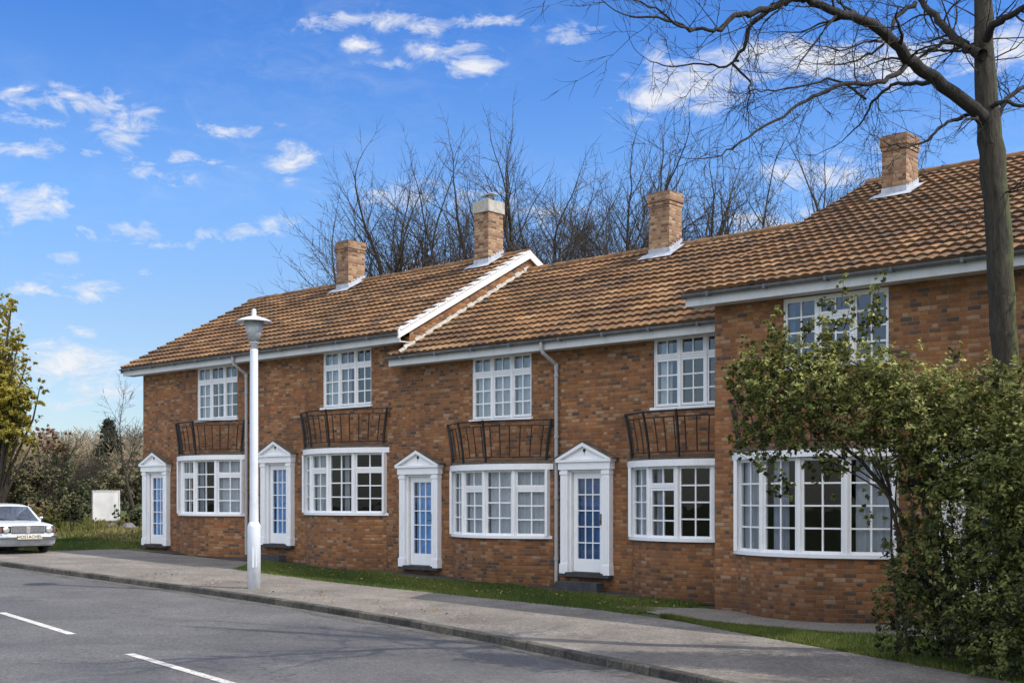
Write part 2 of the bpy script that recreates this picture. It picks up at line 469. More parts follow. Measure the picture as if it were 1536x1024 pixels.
# kerb: a real step of 0.1 m
mb = MB(); n = len(US)
K0 = [W(a, b, c) for a, b, c in zip(US, vk(US), gz(US, vk(US)) - .16)]
K1 = [W(a, b, c) for a, b, c in zip(US, vk(US) + .01, gz(US, vk(US)) - .008)]
K1b = [W(a, b, c) for a, b, c in zip(US, vk(US) + .03, gz(US, vk(US)) + .006)]
K2 = [W(a, b, c) for a, b, c in zip(US, vk(US) + .15, gz(US, vk(US)) + .006)]
K3 = [W(a, b, c) for a, b, c in zip(US, vk(US) + .15, gz(US, vk(US)) - .16)]
mb.loft([K0, K1, K1b, K2, K3], close=False)
tag(mb.build('kerb', M['kerb']), kind='structure')
strip('pavement', US, [lambda u: vk(u) + .15, lambda u: .5 * (vk(u) + .15 + vb(u)), vb], M['pavement'])
inner = [vb, lambda u: np.maximum(vb(u) + .4, -1.6), lambda u: np.maximum(vb(u) + .5, .0)] + [
    (lambda k: (lambda u: np.maximum(vb(u) + .5 + k * .1, k)))(k) for k in (2, 4, 6, 8, 10, 12, 15, 18, 22, 28, 36, 46, 58, 72, 90, 110, 135, 200, 400, 900)]
strip('ground', US, inner, M['turf'], -.012)
strip('verge', US, [lambda u: vk(u) - ROADW - 300, lambda u: vk(u) - ROADW - 20, lambda u: vk(u) - ROADW], M['turf'], -.02)
uw = np.arange(-30.6, -11.6, .25)
strip('tarmac_path', uw, [lambda u: -.62 + .10 * np.sin(u * 1.7) + .06 * np.sin(u * 4.1), lambda u: u * 0 + .02], M['tarmac'], .006)
uw = np.arange(-13.1, -4, .25)
strip('path', uw, [lambda u: np.interp(u, [-13.1, -11.6, -4], [-2.15, -2.75, -2.75]) + .05 * np.sin(u * 3), lambda u: np.interp(u, [-13.1, -12.3, -11.9, -4], [-2.0, -1.5, -1.2, -1.2])], M['path'], .006)

strip('gutter', US, [lambda u: vk(u) - .30 - .08 * np.sin(u * 1.9) - .05 * np.sin(u * 5.3), lambda u: vk(u) - .012], M['grit'], -.096)
# centre line dashes and one faint old line
def dash(p, q, w, nm='road_marking'):
    mb = MB(); d = (q - p).normalized(); s = Vector((-d.y, d.x, 0)) * w / 2; k = 8
    for i in range(k):
        a = p.lerp(q, i / k); b = p.lerp(q, (i + 1) / k)
        pts = []
        for t in (a - s, a + s, b + s, b - s): pts.append(Vector((t.x, t.y, GW(t.x, t.y) - .094)))
        mb.face(pts)
    return tag(mb.build(nm, M['marking']), kind='structure')
def onroad(px, py):
    Y = 20.
    for _ in range(30):
        x = (px - CX) / FPX * Y; Y = FPX * (EYE - (GW(x, Y) - .1)) / (py - HY)
    return Vector(((px - CX) / FPX * Y, Y, 0))
def onground(px, py, dz=0):
    Y = 20.
    for _ in range(40):
        x = (px - CX) / FPX * Y; Y = .5 * Y + .5 * FPX * (EYE - (GW(x, Y) + dz)) / (py - HY)
    return Vector(((px - CX) / FPX * Y, Y, GW((px - CX) / FPX * Y, Y)))
A, B_ = onroad(2, 918.5), onroad(108, 951)
C_, D_ = onroad(194, 980.5), onroad(350, 1026)
stepv = (C_ - A)
dash(A, B_, .13); dash(C_, D_, .13)
dash(A - stepv, B_ - stepv, .13); dash(C_ + (C_ - A) , D_ + (C_ - A), .13)

# ------------------------------------------------------------------ houses
def wall(mb, axis, fixed, a0, a1, z0, z1, holes=(), depth=.1, sgn=1):
    """wall sheet along u (axis 'u' at v=fixed) with rectangular holes (a0,a1,z0,z1) and reveals"""
    xs = sorted({a0, a1, *[h[0] for h in holes], *[h[1] for h in holes]})
    zs = sorted({z0, z1, *[h[2] for h in holes], *[h[3] for h in holes]})
    for i in range(len(xs) - 1):
        for k in range(len(zs) - 1):
            xm, zm = (xs[i] + xs[i + 1]) / 2, (zs[k] + zs[k + 1]) / 2
            if any(h[0] < xm < h[1] and h[2] < zm < h[3] for h in holes): continue
            q = [(xs[i], zs[k]), (xs[i + 1], zs[k]), (xs[i + 1], zs[k + 1]), (xs[i], zs[k + 1])]
            mb.face([(x, fixed, z) for x, z in q] if axis == 'u' else [(fixed, x, z) for x, z in q], q)
    for h in holes:
        x0, x1, p0, p1 = h; f = fixed; g = fixed + depth
        mb.face([(x0, f, p0), (x0, g, p0), (x0, g, p1), (x0, f, p1)], [(f, p0), (g, p0), (g, p1), (f, p1)])
        mb.face([(x1, g, p0), (x1, f, p0), (x1, f, p1), (x1, g, p1)], [(g, p0), (f, p0), (f, p1), (g, p1)])
        mb.face([(x0, f, p1), (x0, g, p1), (x1, g, p1), (x1, f, p1)], [(x0, f), (x0, g), (x1, g), (x1, f)])
        mb.face([(x0, g, p0), (x0, f, p0), (x1, f, p0), (x1, g, p0)], [(x0, g), (x0, f), (x1, f), (x1, g)])

def tiles(mb, u0, u1, ve, ze, vr, zr, seed, per=.20, gauge=.335, amp=.0145, lift=.058, ns=5, off=0):
    rn = np.random.default_rng(seed)
    L = math.hypot(vr - ve, zr - ze); nc = max(1, int(round(L / gauge))); gg = L / nc
    dv, dz = (vr - ve) / L, (zr - ze) / L
    nvn = np.array([0, -abs(dz) * (1 if vr > ve else -1), abs(dv)])
    i0, i1 = math.floor(u0 / per * ns), math.ceil(u1 / per * ns)
    us = np.clip(np.arange(i0, i1 + 1) / ns * per, u0, u1)
    ph = us / per * 2 * np.pi
    prof = amp * (np.abs(np.sin(ph / 2)) * 2 - 1)
    tid = np.floor(us / (2 * per) + 1e-6).astype(int); tid -= tid.min()
    for c in range(nc):
        s0, s1 = c * gg - .03, (c + 1) * gg + .015
        jit = rn.normal(0, .004, tid.max() + 1)[tid] + .005 * np.sin(us * .9 + c * 1.3 + seed)
        js = rn.normal(0, .006, tid.max() + 1)[tid]
        low = lift + prof + jit; up = .004 + prof * .9
        rows = []
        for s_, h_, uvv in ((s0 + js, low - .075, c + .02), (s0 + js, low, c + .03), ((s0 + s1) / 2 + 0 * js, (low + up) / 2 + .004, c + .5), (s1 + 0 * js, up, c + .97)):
            v = ve + dv * s_; z = ze + dz * s_
            rows.append((np.stack([us, v + nvn[1] * h_, z + nvn[2] * h_], 1), uvv))
        b0 = len(mb.v); n = len(us)
        for r, _ in rows: mb.v.extend(map(tuple, r.tolist()))
        for i in range(3):
            for k in range(n - 1):
                mb.f.append((b0 + i * n + k, b0 + i * n + k + 1, b0 + (i + 1) * n + k + 1, b0 + (i + 1) * n + k))
                ua, ub = us[k] + 1e-4, us[k + 1] - 1e-4
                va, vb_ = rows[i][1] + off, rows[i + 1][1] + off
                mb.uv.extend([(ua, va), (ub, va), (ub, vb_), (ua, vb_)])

def light(fr, gl, o, ex, en, w, h, cols, rows, top=None, fw=.045, bar=.028, depth=.06):
    """one window light: outer frame, optional top casement, glazing bars, glass"""
    ez = Vector((0, 0, 1)); o = Vector(o); ex = Vector(ex); en = Vector(en)
    def b(x0, x1, z0, z1, d0, d1): fr.obox(o, ex, en, ez, x0, x1, d0, d1, z0, z1)
    def pane(x0, x1, z0, z1, c, r, f=fw, d=0.0):
        b(x0, x0 + f, z0, z1, -depth + d, d); b(x1 - f, x1, z0, z1, -depth + d, d)
        b(x0 + f, x1 - f, z0, z0 + f, -depth + d, d - .001); b(x0 + f, x1 - f, z1 - f, z1, -depth + d, d - .001)
        for i in range(1, c):
            x = x0 + f + (x1 - x0 - 2 * f) * i / c; b(x - bar / 2, x + bar / 2, z0 + f, z1 - f, -depth + d + .012, d - .012)
        for k in range(1, r):
            z = z0 + f + (z1 - z0 - 2 * f) * k / r; b(x0 + f, x1 - f, z - bar / 2, z + bar / 2, -depth + d + .014, d - .014)
        y = d - depth / 2
        P = [o + ex * (x0 + f * .5) + en * y + ez * (z0 + f * .5), o + ex * (x1 - f * .5) + en * y + ez * (z0 + f * .5),
             o + ex * (x1 - f * .5) + en * y + ez * (z1 - f * .5), o + ex * (x0 + f * .5) + en * y + ez * (z1 - f * .5)]
        gl.face(P)
    if top:
        ht = h * top
        pane(0, w, h - ht, h, cols, 1, fw, .012); b(0, w, h - ht - .04, h - ht - .003, -depth, .008)
        pane(0, w, 0, h - ht - .043, cols, rows - 1, fw)
    else: pane(0, w, 0, h, cols, rows, fw)

def arc_pts(uc, v0, chord, delta=rad(19), nf=4):
    fl = chord / sum(math.cos((i - (nf - 1) / 2) * delta) for i in range(nf))
    pts = [(uc - chord / 2, v0)]
    for i in range(nf):
        t = (i - (nf - 1) / 2) * delta
        x, y = pts[-1]; pts.append((x + fl * math.cos(t), y + fl * math.sin(t)))
    return pts
def smooth_arc(uc, v0, chord, sag, n=16, ext=0.0):
    R = (chord * chord / 4 + sag * sag) / (2 * sag); a = math.asin(chord / 2 / R)
    return [(uc + R * math.sin(t), v0 - (R * math.cos(t) - R * math.cos(a))) for t in np.linspace(-a, a, n + 1)]

def slab(mb, poly, z0, z1, v_back):
    """horizontal slab whose front is the polyline, closed along v_back"""
    p = list(poly); n = len(p)
    for (a, b) in zip(p, p[1:]): mb.face([(a[0], a[1], z0), (b[0], b[1], z0), (b[0], b[1], z1), (a[0], a[1], z1)])
    for z, fl in ((z1, 0), (z0, 1)):
        for a, b in zip(p, p[1:]):
            q = [(a[0], a[1], z), (b[0], b[1], z), (b[0], v_back, z), (a[0], v_back, z)]
            mb.face(q if not fl else q[::-1])
    a, b = p[0], p[-1]
    mb.face([(a[0], v_back, z0), (a[0], a[1], z0), (a[0], a[1], z1), (a[0], v_back, z1)])
    mb.face([(b[0], b[1], z0), (b[0], v_back, z0), (b[0], v_back, z1), (b[0], b[1], z1)])

def curtain(name, poly, f0, f1, z0, z1, mat, label, inset=.14, seed=0, amp=.022, gather=0):
    """pleated sheet hung behind a window, following its plan"""
    rn = random.Random(seed)
    pts = [Vector((a, b, 0)) for a, b in poly]
    ls = [0]
    for a, b in zip(pts, pts[1:]): ls.append(ls[-1] + (b - a).length)
    T = ls[-1]; mb = MB(); n = max(8, int((f1 - f0) * T / .016)); rows = [0, .35, .7, 1]
    ph = rn.random() * 6
    ring = []
    for r in rows:
        row = []
        for i in range(n + 1):
            f = f0 + (f1 - f0) * i / n
            s = f * T; k = 0
            while k < len(ls) - 2 and ls[k + 1] < s: k += 1
            p = pts[k].lerp(pts[k + 1], (s - ls[k]) / max(1e-6, ls[k + 1] - ls[k]))
            d = (pts[k + 1] - pts[k]).normalized(); nn = Vector((-d.y, d.x, 0))
            w = amp * (math.sin(s * 46 + ph + .4 * math.sin(s * 9)) + .5 * math.sin(s * 23 + r * 2 + ph))
            g = gather * math.sin(math.pi * r) * (1 if f < (f0 + f1) / 2 else -1)
            row.append(p + nn * (inset + w) + d * g * .1 + Vector((0, 0, z1 + (z0 - z1) * r)))
        ring.append(row)
    mb.loft(ring, close=False)
    o = (poly[0][0], poly[0][1] + .1, z0)
    return tag(mb.build(name, mat, org=o, terr=True, smooth=True), label, 'curtain', 'curtains in the house windows')

def chimney(E, S, roofz, slope):
    ve, ze, vr, zr = S['eave'] + S['ridge']
    cu, cw, cd, cv, ct = S['chim']
    zc0 = roofz(cv) - .25
    mb = MB(); c0, c1, d0, d1 = cu - cw / 2, cu + cw / 2, cv - cd / 2, cv + cd / 2
    mb.box((c0, d0, zc0 - .5), (c1, d1, ct - .30))
    ch = mb.build('chimney', M['chimney_brick'], E)
    mb = MB()
    if S.get('cap'):
        mb.box((c0 - .03, d0 - .03, ct - .30), (c1 + .03, d1 + .03, ct))
        mb.build('chimney_cap', M['concrete'], ch)
        mb = MB(); mb.lathe((cu, cv, ct), [(.085, 0), (.085, .12)], 12)
        mb.obox((cu, cv, ct + .17), (1, 0, .12), (0, 1, 0), (0, 0, 1), -.2, .2, -.14, .14, 0, .02)
        for a, b in ((-.08, -.06), (.08, .06), (-.08, .06), (.08, -.06)): mb.box((cu + a - .01, cv + b - .01, ct + .1), (cu + a + .01, cv + b + .01, ct + .185))
        mb.build('cowl', M['lead'], ch)
    else:
        mb.box((c0 - .016, d0 - .016, ct - .30), (c1 + .016, d1 + .016, ct - .22))
        mb.box((c0 - .035, d0 - .035, ct - .22), (c1 + .035, d1 + .035, ct - .06))
        mb.box((c0 - .02, d0 - .02, ct - .06), (c1 + .02, d1 + .02, ct))
        mb.build('chimney_cap', M['chimney_brick'], ch)
    mb = MB(); rz = lambda v: (ze + slope * (v - ve) if v <= vr else zr - slope * (v - vr)) + .075
    f = .012
    for x in (c0 - f, c1 + f):
        vs = list(np.linspace(d0 - f, d1 + f, 7)); vs2 = []
        for a, b in zip(vs, vs[1:]):
            m = (a + b) / 2; h = max(rz(a), rz(b)) + .10
            mb.face([(x, a, rz(a) - .2), (x, b, rz(b) - .2), (x, b, h), (x, a, h)])
        o = -.13 if x < cu else .13
        for a, b in zip(vs, vs[1:]): mb.face([(x, a, rz(a) + .01), (x, b, rz(b) + .01), (x + o, b, rz(b) + .005), (x + o, a, rz(a) + .005)])
    mb.face([(c0 - f, d0 - f, rz(d0) - .2), (c1 + f, d0 - f, rz(d0) - .2), (c1 + f, d0 - f, rz(d0) + .13), (c0 - f, d0 - f, rz(d0) + .13)])
    mb.face([(c0 - .15, d0 - f, rz(d0) + .02), (c1 + .15, d0 - f, rz(d0) + .02), (c1 + .19, d0 - .22, rz(d0 - .22) + .01), (c0 - .19, d0 - .22, rz(d0 - .22) + .01)])
    mb.build('flashing', M['lead'], ch)

GRP = 'brick terrace houses in a row'
def house(spec):
    S = spec; u0, u1 = S['u']; v0 = S['v0']; g = G((u0 + u1) / 2, v0)
    E = empty('terrace_house', ((u0 + u1) / 2, v0, g), S['label'], 'house', GRP, True)
    ve, ze, vr, zr = S['eave'] + S['ridge']
    vbk = S.get('vback', 2 * vr - v0); slope = (zr - ze) / (vr - ve)
    zw = ze - .06
    roofz = lambda v: (ze + slope * (v - ve) if v <= vr else zr - slope * (v - vr)) - .07
    e = .004
    # --- walls
    mb = MB(); holes = []
    bu, bc = S['bay']; bs, bt = S['bayz']
    holes.append((bu - bc / 2 + .02, bu + bc / 2 - .02, bs, bt - .12))
    wu, ww, wz0, wz1 = S['win']
    holes.append((wu - ww / 2, wu + ww / 2, wz0, wz1))
    du, dz = S['door']
    holes.append((du - .40, du + .40, dz, dz + 2.03))
    zb = g - .6
    wall(mb, 'u', v0, u0 + e, u1 - e, zb, zw, holes, .10)
    bkz = roofz(vbk)
    mb.face([(u1 - e, vbk, zb), (u0 + e, vbk, zb), (u0 + e, vbk, bkz), (u1 - e, vbk, bkz)], [(u1, zb), (u0, zb), (u0, bkz), (u1, bkz)])
    for uu in (u0 + e, u1 - e):
        p = [(uu, v0, zb), (uu, vbk, zb), (uu, vbk, bkz), (uu, vr, roofz(vr)), (uu, v0, roofz(v0) - .02)]
        mb.face(p, [(a[1], a[2]) for a in p])
    # brick apron under the bow window, curved on plan
    sag = .0
    ap = arc_pts(bu, v0, bc); sag = v0 - min(p[1] for p in ap)
    sm = smooth_arc(bu, v0, bc + .02, sag + .012, 18)
    s_ = 0
    for a, b in zip(sm, sm[1:]):
        l = math.hypot(b[0] - a[0], b[1] - a[1])
        mb.face([(a[0], a[1], zb), (b[0], b[1], zb), (b[0], b[1], bs), (a[0], a[1], bs)],
                [(s_ + u0, zb), (s_ + l + u0, zb), (s_ + l + u0, bs), (s_ + u0, bs)]); s_ += l
    wobj = mb.build('wall', M['brick'], E)
    # --- room linings (one shell behind each storey)
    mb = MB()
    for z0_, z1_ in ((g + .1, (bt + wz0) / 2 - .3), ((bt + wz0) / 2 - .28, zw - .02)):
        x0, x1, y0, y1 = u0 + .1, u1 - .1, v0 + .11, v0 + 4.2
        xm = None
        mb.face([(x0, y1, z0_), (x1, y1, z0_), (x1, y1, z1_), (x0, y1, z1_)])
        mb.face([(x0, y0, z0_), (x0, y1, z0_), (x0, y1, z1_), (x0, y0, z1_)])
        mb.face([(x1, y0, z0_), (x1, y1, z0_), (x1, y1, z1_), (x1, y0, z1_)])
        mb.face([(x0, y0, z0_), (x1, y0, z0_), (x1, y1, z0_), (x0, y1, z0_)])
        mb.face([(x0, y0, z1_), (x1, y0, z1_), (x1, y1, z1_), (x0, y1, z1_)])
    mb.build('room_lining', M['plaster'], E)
    # --- roof
    ru0, ru1 = S['roofu']
    mb = MB()
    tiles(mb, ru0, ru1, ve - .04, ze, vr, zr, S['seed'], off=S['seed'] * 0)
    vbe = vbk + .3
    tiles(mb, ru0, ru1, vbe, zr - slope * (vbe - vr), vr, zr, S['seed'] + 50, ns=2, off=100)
    # boarding under the tiles
    mb.face([(ru0, ve, ze - .03), (ru1, ve, ze - .03), (ru1, vr, zr - .03), (ru0, vr, zr - .03)])
    mb.face([(ru0, vr, zr - .03), (ru1, vr, zr - .03), (ru1, vbe, zr - slope * (vbe - vr) - .03), (ru0, vbe, zr - slope * (vbe - vr) - .03)])
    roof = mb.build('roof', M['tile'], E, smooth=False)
    # ridge tiles: overlapping half rounds
    mb = MB(); nr = int((ru1 - ru0) / .42); st = (ru1 - ru0) / nr; rn = random.Random(S['seed'])
    for i in range(nr):
        a = ru0 + i * st; dj = rn.uniform(-.008, .01); rings = []
        for x, rr in ((a, .125), (a + st * .9, .118), (a + st, .13)):
            rings.append([(x, vr + rr * math.cos(t) * 1.15, zr - .03 + dj + rr * math.sin(t)) for t in np.linspace(-.25, math.pi + .25, 9)])
        mb.loft(rings, close=False)
        for x in (a, a + st): mb.face([(x, vr + .12 * math.cos(t) * 1.15, zr - .03 + dj + .12 * math.sin(t)) for t in np.linspace(-.25, math.pi + .25, 9)])
    mb.uv = [(i * .37 % 50, 200.5) for i in range(len(mb.uv))]
    mb.build('ridge_tiles', M['tile'], roof)
    # --- fascia, soffit, gutter
    mb = MB()
    mb.box((ru0, ve - .0, ze - .235), (ru1, ve + .025, ze - .035))
    mb.box((ru0, ve + .025, ze - .225), (ru1, v0 - .002, ze - .20))
    fa = mb.build('fascia', M['fascia'], E)
    mb = MB(); rings = []
    gu0, gu1 = ru0 - .02, ru1 + .02
    for x in (gu0, gu1):
        rings.append([(x, ve - .062 + .058 * math.cos(t), ze - .035 + .058 * math.sin(t)) for t in np.linspace(math.pi, 2 * math.pi, 8)] +
                     [(x, ve - .062 + .05 * math.cos(t), ze - .033 + .05 * math.sin(t)) for t in np.linspace(2 * math.pi, math.pi, 8)])
    mb.loft(rings)
    for x in (gu0, gu1): mb.face([(x, ve - .062 + .057 * math.cos(t), ze - .035 + .057 * math.sin(t)) for t in np.linspace(math.pi, 2 * math.pi, 8)])
    x = gu0 + .5
    while x < gu1:
        mb.box((x, ve - .125, ze - .10), (x + .05, ve + .0, ze - .03)); x += 1.1
    mb.build('gutter', M['gutter'], E)
    # --- verge boards
    for uu, show in ((ru0, S.get('vergeL')), (ru1, S.get('vergeR'))):
        if not show: continue
        mb = MB(); s = 1 if uu == ru1 else -1
        a0, a1 = (uu - .012, uu + .03) if s > 0 else (uu - .03, uu + .012)
        hgt = show
        def seg(va, za, vb2, zb2):
            tp_ = .035 if s > 0 else -.02
            q = [(va, za + tp_), (vb2, zb2 + tp_), (vb2, zb2 - hgt), (va, za - hgt)]
            for x in (a0, a1): mb.face([(x, *p) for p in q])
            for i in range(4):
                p, r = q[i], q[(i + 1) % 4]; mb.face([(a0, *p), (a1, *p), (a1, *r), (a0, *r)])
        seg(ve - .06, ze, vr, zr); seg(vr, zr, vbe, zr - slope * (vbe - vr))
        mb.build('bargeboard', M['verge'] if s > 0 else M['gutter'], roof)
        if show > .15 and s > 0:                      # ragged mortar bedding under the verge tiles
            mb = MB(); rn = random.Random(3); L = math.hypot(vr - ve, zr - ze); k = 15
            for i in range(k):
                va = ve + (vr - ve) * i / k; vb3 = ve + (vr - ve) * (i + .93) / k
                za = ze + slope * (va - ve); zb3 = ze + slope * (vb3 - ve); t = rn.uniform(.03, .05)
                q = [(va, za + .036), (vb3, zb3 + .036), (vb3, zb3 + .05), (va, za + .05 + t)]
                for x in (a0 - .16, a1 + .025): mb.face([(x, *p) for p in q])
                for j in range(4):
                    p, r = q[j], q[(j + 1) % 4]; mb.face([(a0 - .16, *p), (a1 + .025, *p), (a1 + .025, *r), (a0 - .16, *r)])
            mb.build('verge_mortar', M['verge'], roof)
    if S.get('fillet'):                     # stepped mortar flashing against the taller neighbour
        mb = MB(); fu_ = S['fillet']; rn = random.Random(8); k = 26
        P = lambda v: ze + slope * (v - ve) + .055
        for i in range(k):
            a = ve - .02 + (vr - ve) * i / k; b = ve - .02 + (vr - ve) * (i + 1) / k
            if a < v0 + .01: a = max(a, ve); 
            h = .065 + .02 * (i % 2) + rn.uniform(-.01, .015); w = .085
            mb.face([(fu_ + w, a, P(a)), (fu_ + w, b, P(b)), (fu_ + .004, b, P(b) + h), (fu_ + .004, a, P(a) + h)])
        mb.build('mortar_flashing', M['concrete'], roof)
    # --- chimney
    if S.get('chim'): chimney(E, S, roofz, slope)
    # --- bow window
    h = bt - .12 - bs; fr = MB(); gl = MB()
    for i in range(4):
        a, b = Vector((*ap[i], bs)), Vector((*ap[i + 1], bs)); d = b - a; L = d.length; ex = d.normalized(); en = Vector((ex.y, -ex.x, 0))
        light(fr, gl, a + ex * .03, ex, en, L - .06, h, 2, 4, .27 if i in S['tops'] else None, .05)
    for i, p in enumerate(ap):
        if i == 0: fr.box((p[0] - .035, v0 - .10, bs), (p[0] + .032, v0 + .05, bs + h))
        elif i == 4: fr.box((p[0] - .032, v0 - .10, bs), (p[0] + .035, v0 + .05, bs + h))
        else:
            rn_ = [(p[0] + .052 * math.cos(t), p[1] + .052 * math.sin(t)) for t in np.linspace(0, 2 * math.pi, 9)[:-1]]
            fr.loft([[(x, y, bs) for x, y in rn_], [(x, y, bs + h) for x, y in rn_]])
    bw = fr.build('bay_window', M['white'], E)
    gl.build('glass', M['glass'], bw)
    mb = MB(); slab(mb, smooth_arc(bu, v0, bc + .18, sag + .085, 16), bs - .055, bs + .004, v0 - .002); mb.build('sill', M['white'], bw)
    mb = MB(); slab(mb, smooth_arc(bu, v0, bc + .24, sag + .12, 16), bt - .122, bt, v0 - .002); mb.build('bay_cornice', M['white'], bw)
    mb = MB(); p = smooth_arc(bu, v0, bc + .20, sag + .10, 16); rn = random.Random(S['seed'])
    zt = [bt + .012 + rn.uniform(0, .03) for _ in p]
    for (a, b), za, zb_ in zip(zip(p, p[1:]), zt, zt[1:]):
        mb.face([(a[0], a[1], bt + .001), (b[0], b[1], bt + .001), (b[0], b[1], zb_), (a[0], a[1], za)])
        mb.face([(a[0], a[1], za), (b[0], b[1], zb_), (b[0], v0 - .002, bt + .11), (a[0], v0 - .002, bt + .11)])
    mb.build('bay_roof', M['dark_lead'], bw)
    # --- upper window
    fr = MB(); gl = MB(); vv = v0 + .045; lw = ww / 3
    for i in range(3):
        tp = S.get('uptops', (.27, .27, .27))[i]
        light(fr, gl, (wu - ww / 2 + .012 + i * lw, vv, wz0 + .02), (1, 0, 0), (0, -1, 0), lw - .024, wz1 - wz0 - .045, 2, 4, tp, .05)
    for i in range(4):
        x = wu - ww / 2 + i * lw; fr.box((max(x - .028, wu - ww / 2 + .001), vv - .022, wz0 + .002), (min(x + .028, wu + ww / 2 - .001), vv + .05, wz1 - .002))
    fr.box((wu - ww / 2 + .03, vv - .02, wz1 - .05), (wu + ww / 2 - .03, vv + .05, wz1 - .003))
    uw_ = fr.build('window', M['white'], E)
    gl.build('glass', M['glass_up'], uw_)
    mb = MB(); mb.box((wu - ww / 2 - .05, v0 - .06, wz0 - .05), (wu + ww / 2 + .05, v0 + .095, wz0 + .0)); mb.build('sill', M['white'], uw_)
    # --- door, surround
    fr = MB(); gl = MB(); vv = v0 + .03
    x0, x1 = du - .395, du + .395; z0, z1 = dz + .01, dz + 2.02
    st = .112
    fr.box((x0, vv - .02, z0), (x0 + st, vv + .03, z1)); fr.box((x1 - st, vv - .02, z0), (x1, vv + .03, z1))
    fr.box((x0 + st, vv - .019, z0), (x1 - st, vv + .029, z0 + .26)); fr.box((x0 + st, vv - .019, z1 - .13), (x1 - st, vv + .029, z1))
    gx0, gx1, gz0, gz1 = x0 + st, x1 - st, z0 + .26, z1 - .13
    for i in (1, 2): x = gx0 + (gx1 - gx0) * i / 3; fr.box((x - .011, vv - .010, gz0), (x + .011, vv + .018, gz1))
    for i in (1, 2, 3, 4): z = gz0 + (gz1 - gz0) * i / 5; fr.box((gx0, vv - .008, z - .011), (gx1, vv + .016, z + .011))
    gl.face([(gx0, vv + .004, gz0), (gx1, vv + .004, gz0), (gx1, vv + .004, gz1), (gx0, vv + .004, gz1)])
    dr = fr.build('door', M['white'], E); gl.build('glass', M['door_glass'], dr)
    mb = MB(); mb.box((x1 - .085, vv - .05, z0 + .95), (x1 - .055, vv - .021, z0 + 1.17)); mb.tube([(x1 - .07, vv - .05, z0 + 1.02), (x1 - .07, vv - .085, z0 + 1.02), (x1 - .15, vv - .085, z0 + 1.02)], .011, 8)
    mb.build('handle', M['brass'], dr)
    mb = MB(); mb.box((du - .44, v0 - .05, z1 + .0), (du + .44, v0 + .06, z1 + .05))
    mb.box((du - .66, v0 - .16, z1 + .05), (du + .66, v0 - .002, z1 + .20))
    mb.box((du - .70, v0 - .20, z1 + .20), (du + .70, v0 - .001, z1 + .25))
    for s in (-1, 1): mb.box((du + s * .42 - .02, v0 - .06, dz), (du + s * .42 + .02, v0 + .05, z1 + .01))
    sur = mb.build('door_surround', M['white'], E)
    for s in (-1, 1):
        mb = MB(); a, b = sorted((du + s * .44, du + s * .625))
        mb.box((a, v0 - .13, dz - .03), (b, v0 - .001, z1 + .049)); mb.box((a - .015, v0 - .15, dz - .032), (b + .015, v0 - .0012, dz + .16))
        mb.box((a - .012, v0 - .148, z1 - .05), (b + .012, v0 - .0012, z1 + .02))
        for q in range(2):
            x = a + (b - a) * (q + 1) / 3; mb.box((x - .012, v0 - .142, dz + .22), (x + .012, v0 - .129, z1 - .1))
        mb.build('pilaster', M['white'], sur)
    zp = z1 + .251; hp = .34; mb = MB()
    for y0, y1, k in ((v0 - .13, v0 - .002, 0.0), (v0 - .205, v0 - .131, None)):
        if k is not None:
            q = [(du - .66, zp), (du + .66, zp), (du, zp + hp - .02)]
            mb.face([(x, y0, z) for x, z in q]); mb.face([(x, y1, z) for x, z in q[::-1]])
        else:
            for s in (-1, 1):
                q = [(du + s * .735, zp), (du, zp + hp), (du, zp + hp - .075), (du + s * .60, zp)]
                mb.face([(x, y0, z) for x, z in q]); mb.face([(x, y1 + .129, z) for x, z in q])
                for i in range(4):
                    a, b = q[i], q[(i + 1) % 4]; mb.face([(a[0], y0, a[1]), (b[0], y0, b[1]), (b[0], v0 - .003, b[1]), (a[0], v0 - .003, a[1])])
    pd = mb.build('pediment', M['white'], sur)
    mb = MB()
    mb.tube([(du, v0 - .138, zp + .18), (du, v0 - .128, zp + .18)], .035, 12)
    mb.face([(du - .014, v0 - .1345, zp + .165), (du + .014, v0 - .1345, zp + .165), (du, v0 - .1345, zp + .07)])
    mb.build('keyhole_ornament', M['iron'], sur)
    mb = MB()
    for s in (-1, 1):
        q = [(du + s * .76, zp + .0), (du, zp + hp + .004), (du, zp + hp + .03), (du + s * .78, zp + .02)]
        for y in (v0 - .215, v0 - .001): mb.face([(x, y, z) for x, z in q])
        for i in range(4):
            a, b = q[i], q[(i + 1) % 4]; mb.face([(a[0], v0 - .215, a[1]), (b[0], v0 - .215, b[1]), (b[0], v0 - .001, b[1]), (a[0], v0 - .001, a[1])])
    mb.build('canopy_roof', M['dark_lead'], sur)
    mb = MB(); mb.box((du - .48, v0 - .16, dz - .035), (du + .48, v0 + .06, dz - .001)); mb.box((du - .63, v0 - .16, dz - .09), (du + .63, v0 - .0012, dz - .0365))
    if dz - G(du, v0) > .2: mb.box((du - .5, v0 - .44, zb), (du + .55, v0 - .202, G(du, v0) + .17))
    mb.build('doorstep', M['step'], E)
    # --- balcony railing above the bay
    rb = smooth_arc(bu, v0, bc + .10, sag + .03, 60); rt = smooth_arc(bu, v0, bc + .40, sag + .14, 60)
    zb0, zr0 = bt + .06, bt + .90
    def rp(t, zf):                     # point on the flared rail surface
        i = t * 60; k = min(int(i), 59); f = i - k
        B = Vector((*rb[k], 0)).lerp(Vector((*rb[k + 1], 0)), f); T = Vector((*rt[k], 0)).lerp(Vector((*rt[k + 1], 0)), f)
        fl = zf ** 1.5
        p = B.lerp(T, fl); p.z = zb0 + (zr0 - zb0) * zf; return p
    mb = MB(); mb.tube([rp(t, 1.0) for t in np.linspace(0, 1, 31)], .016, 6); mb.tube([rp(t, .87) for t in np.linspace(0, 1, 31)], .011, 5)
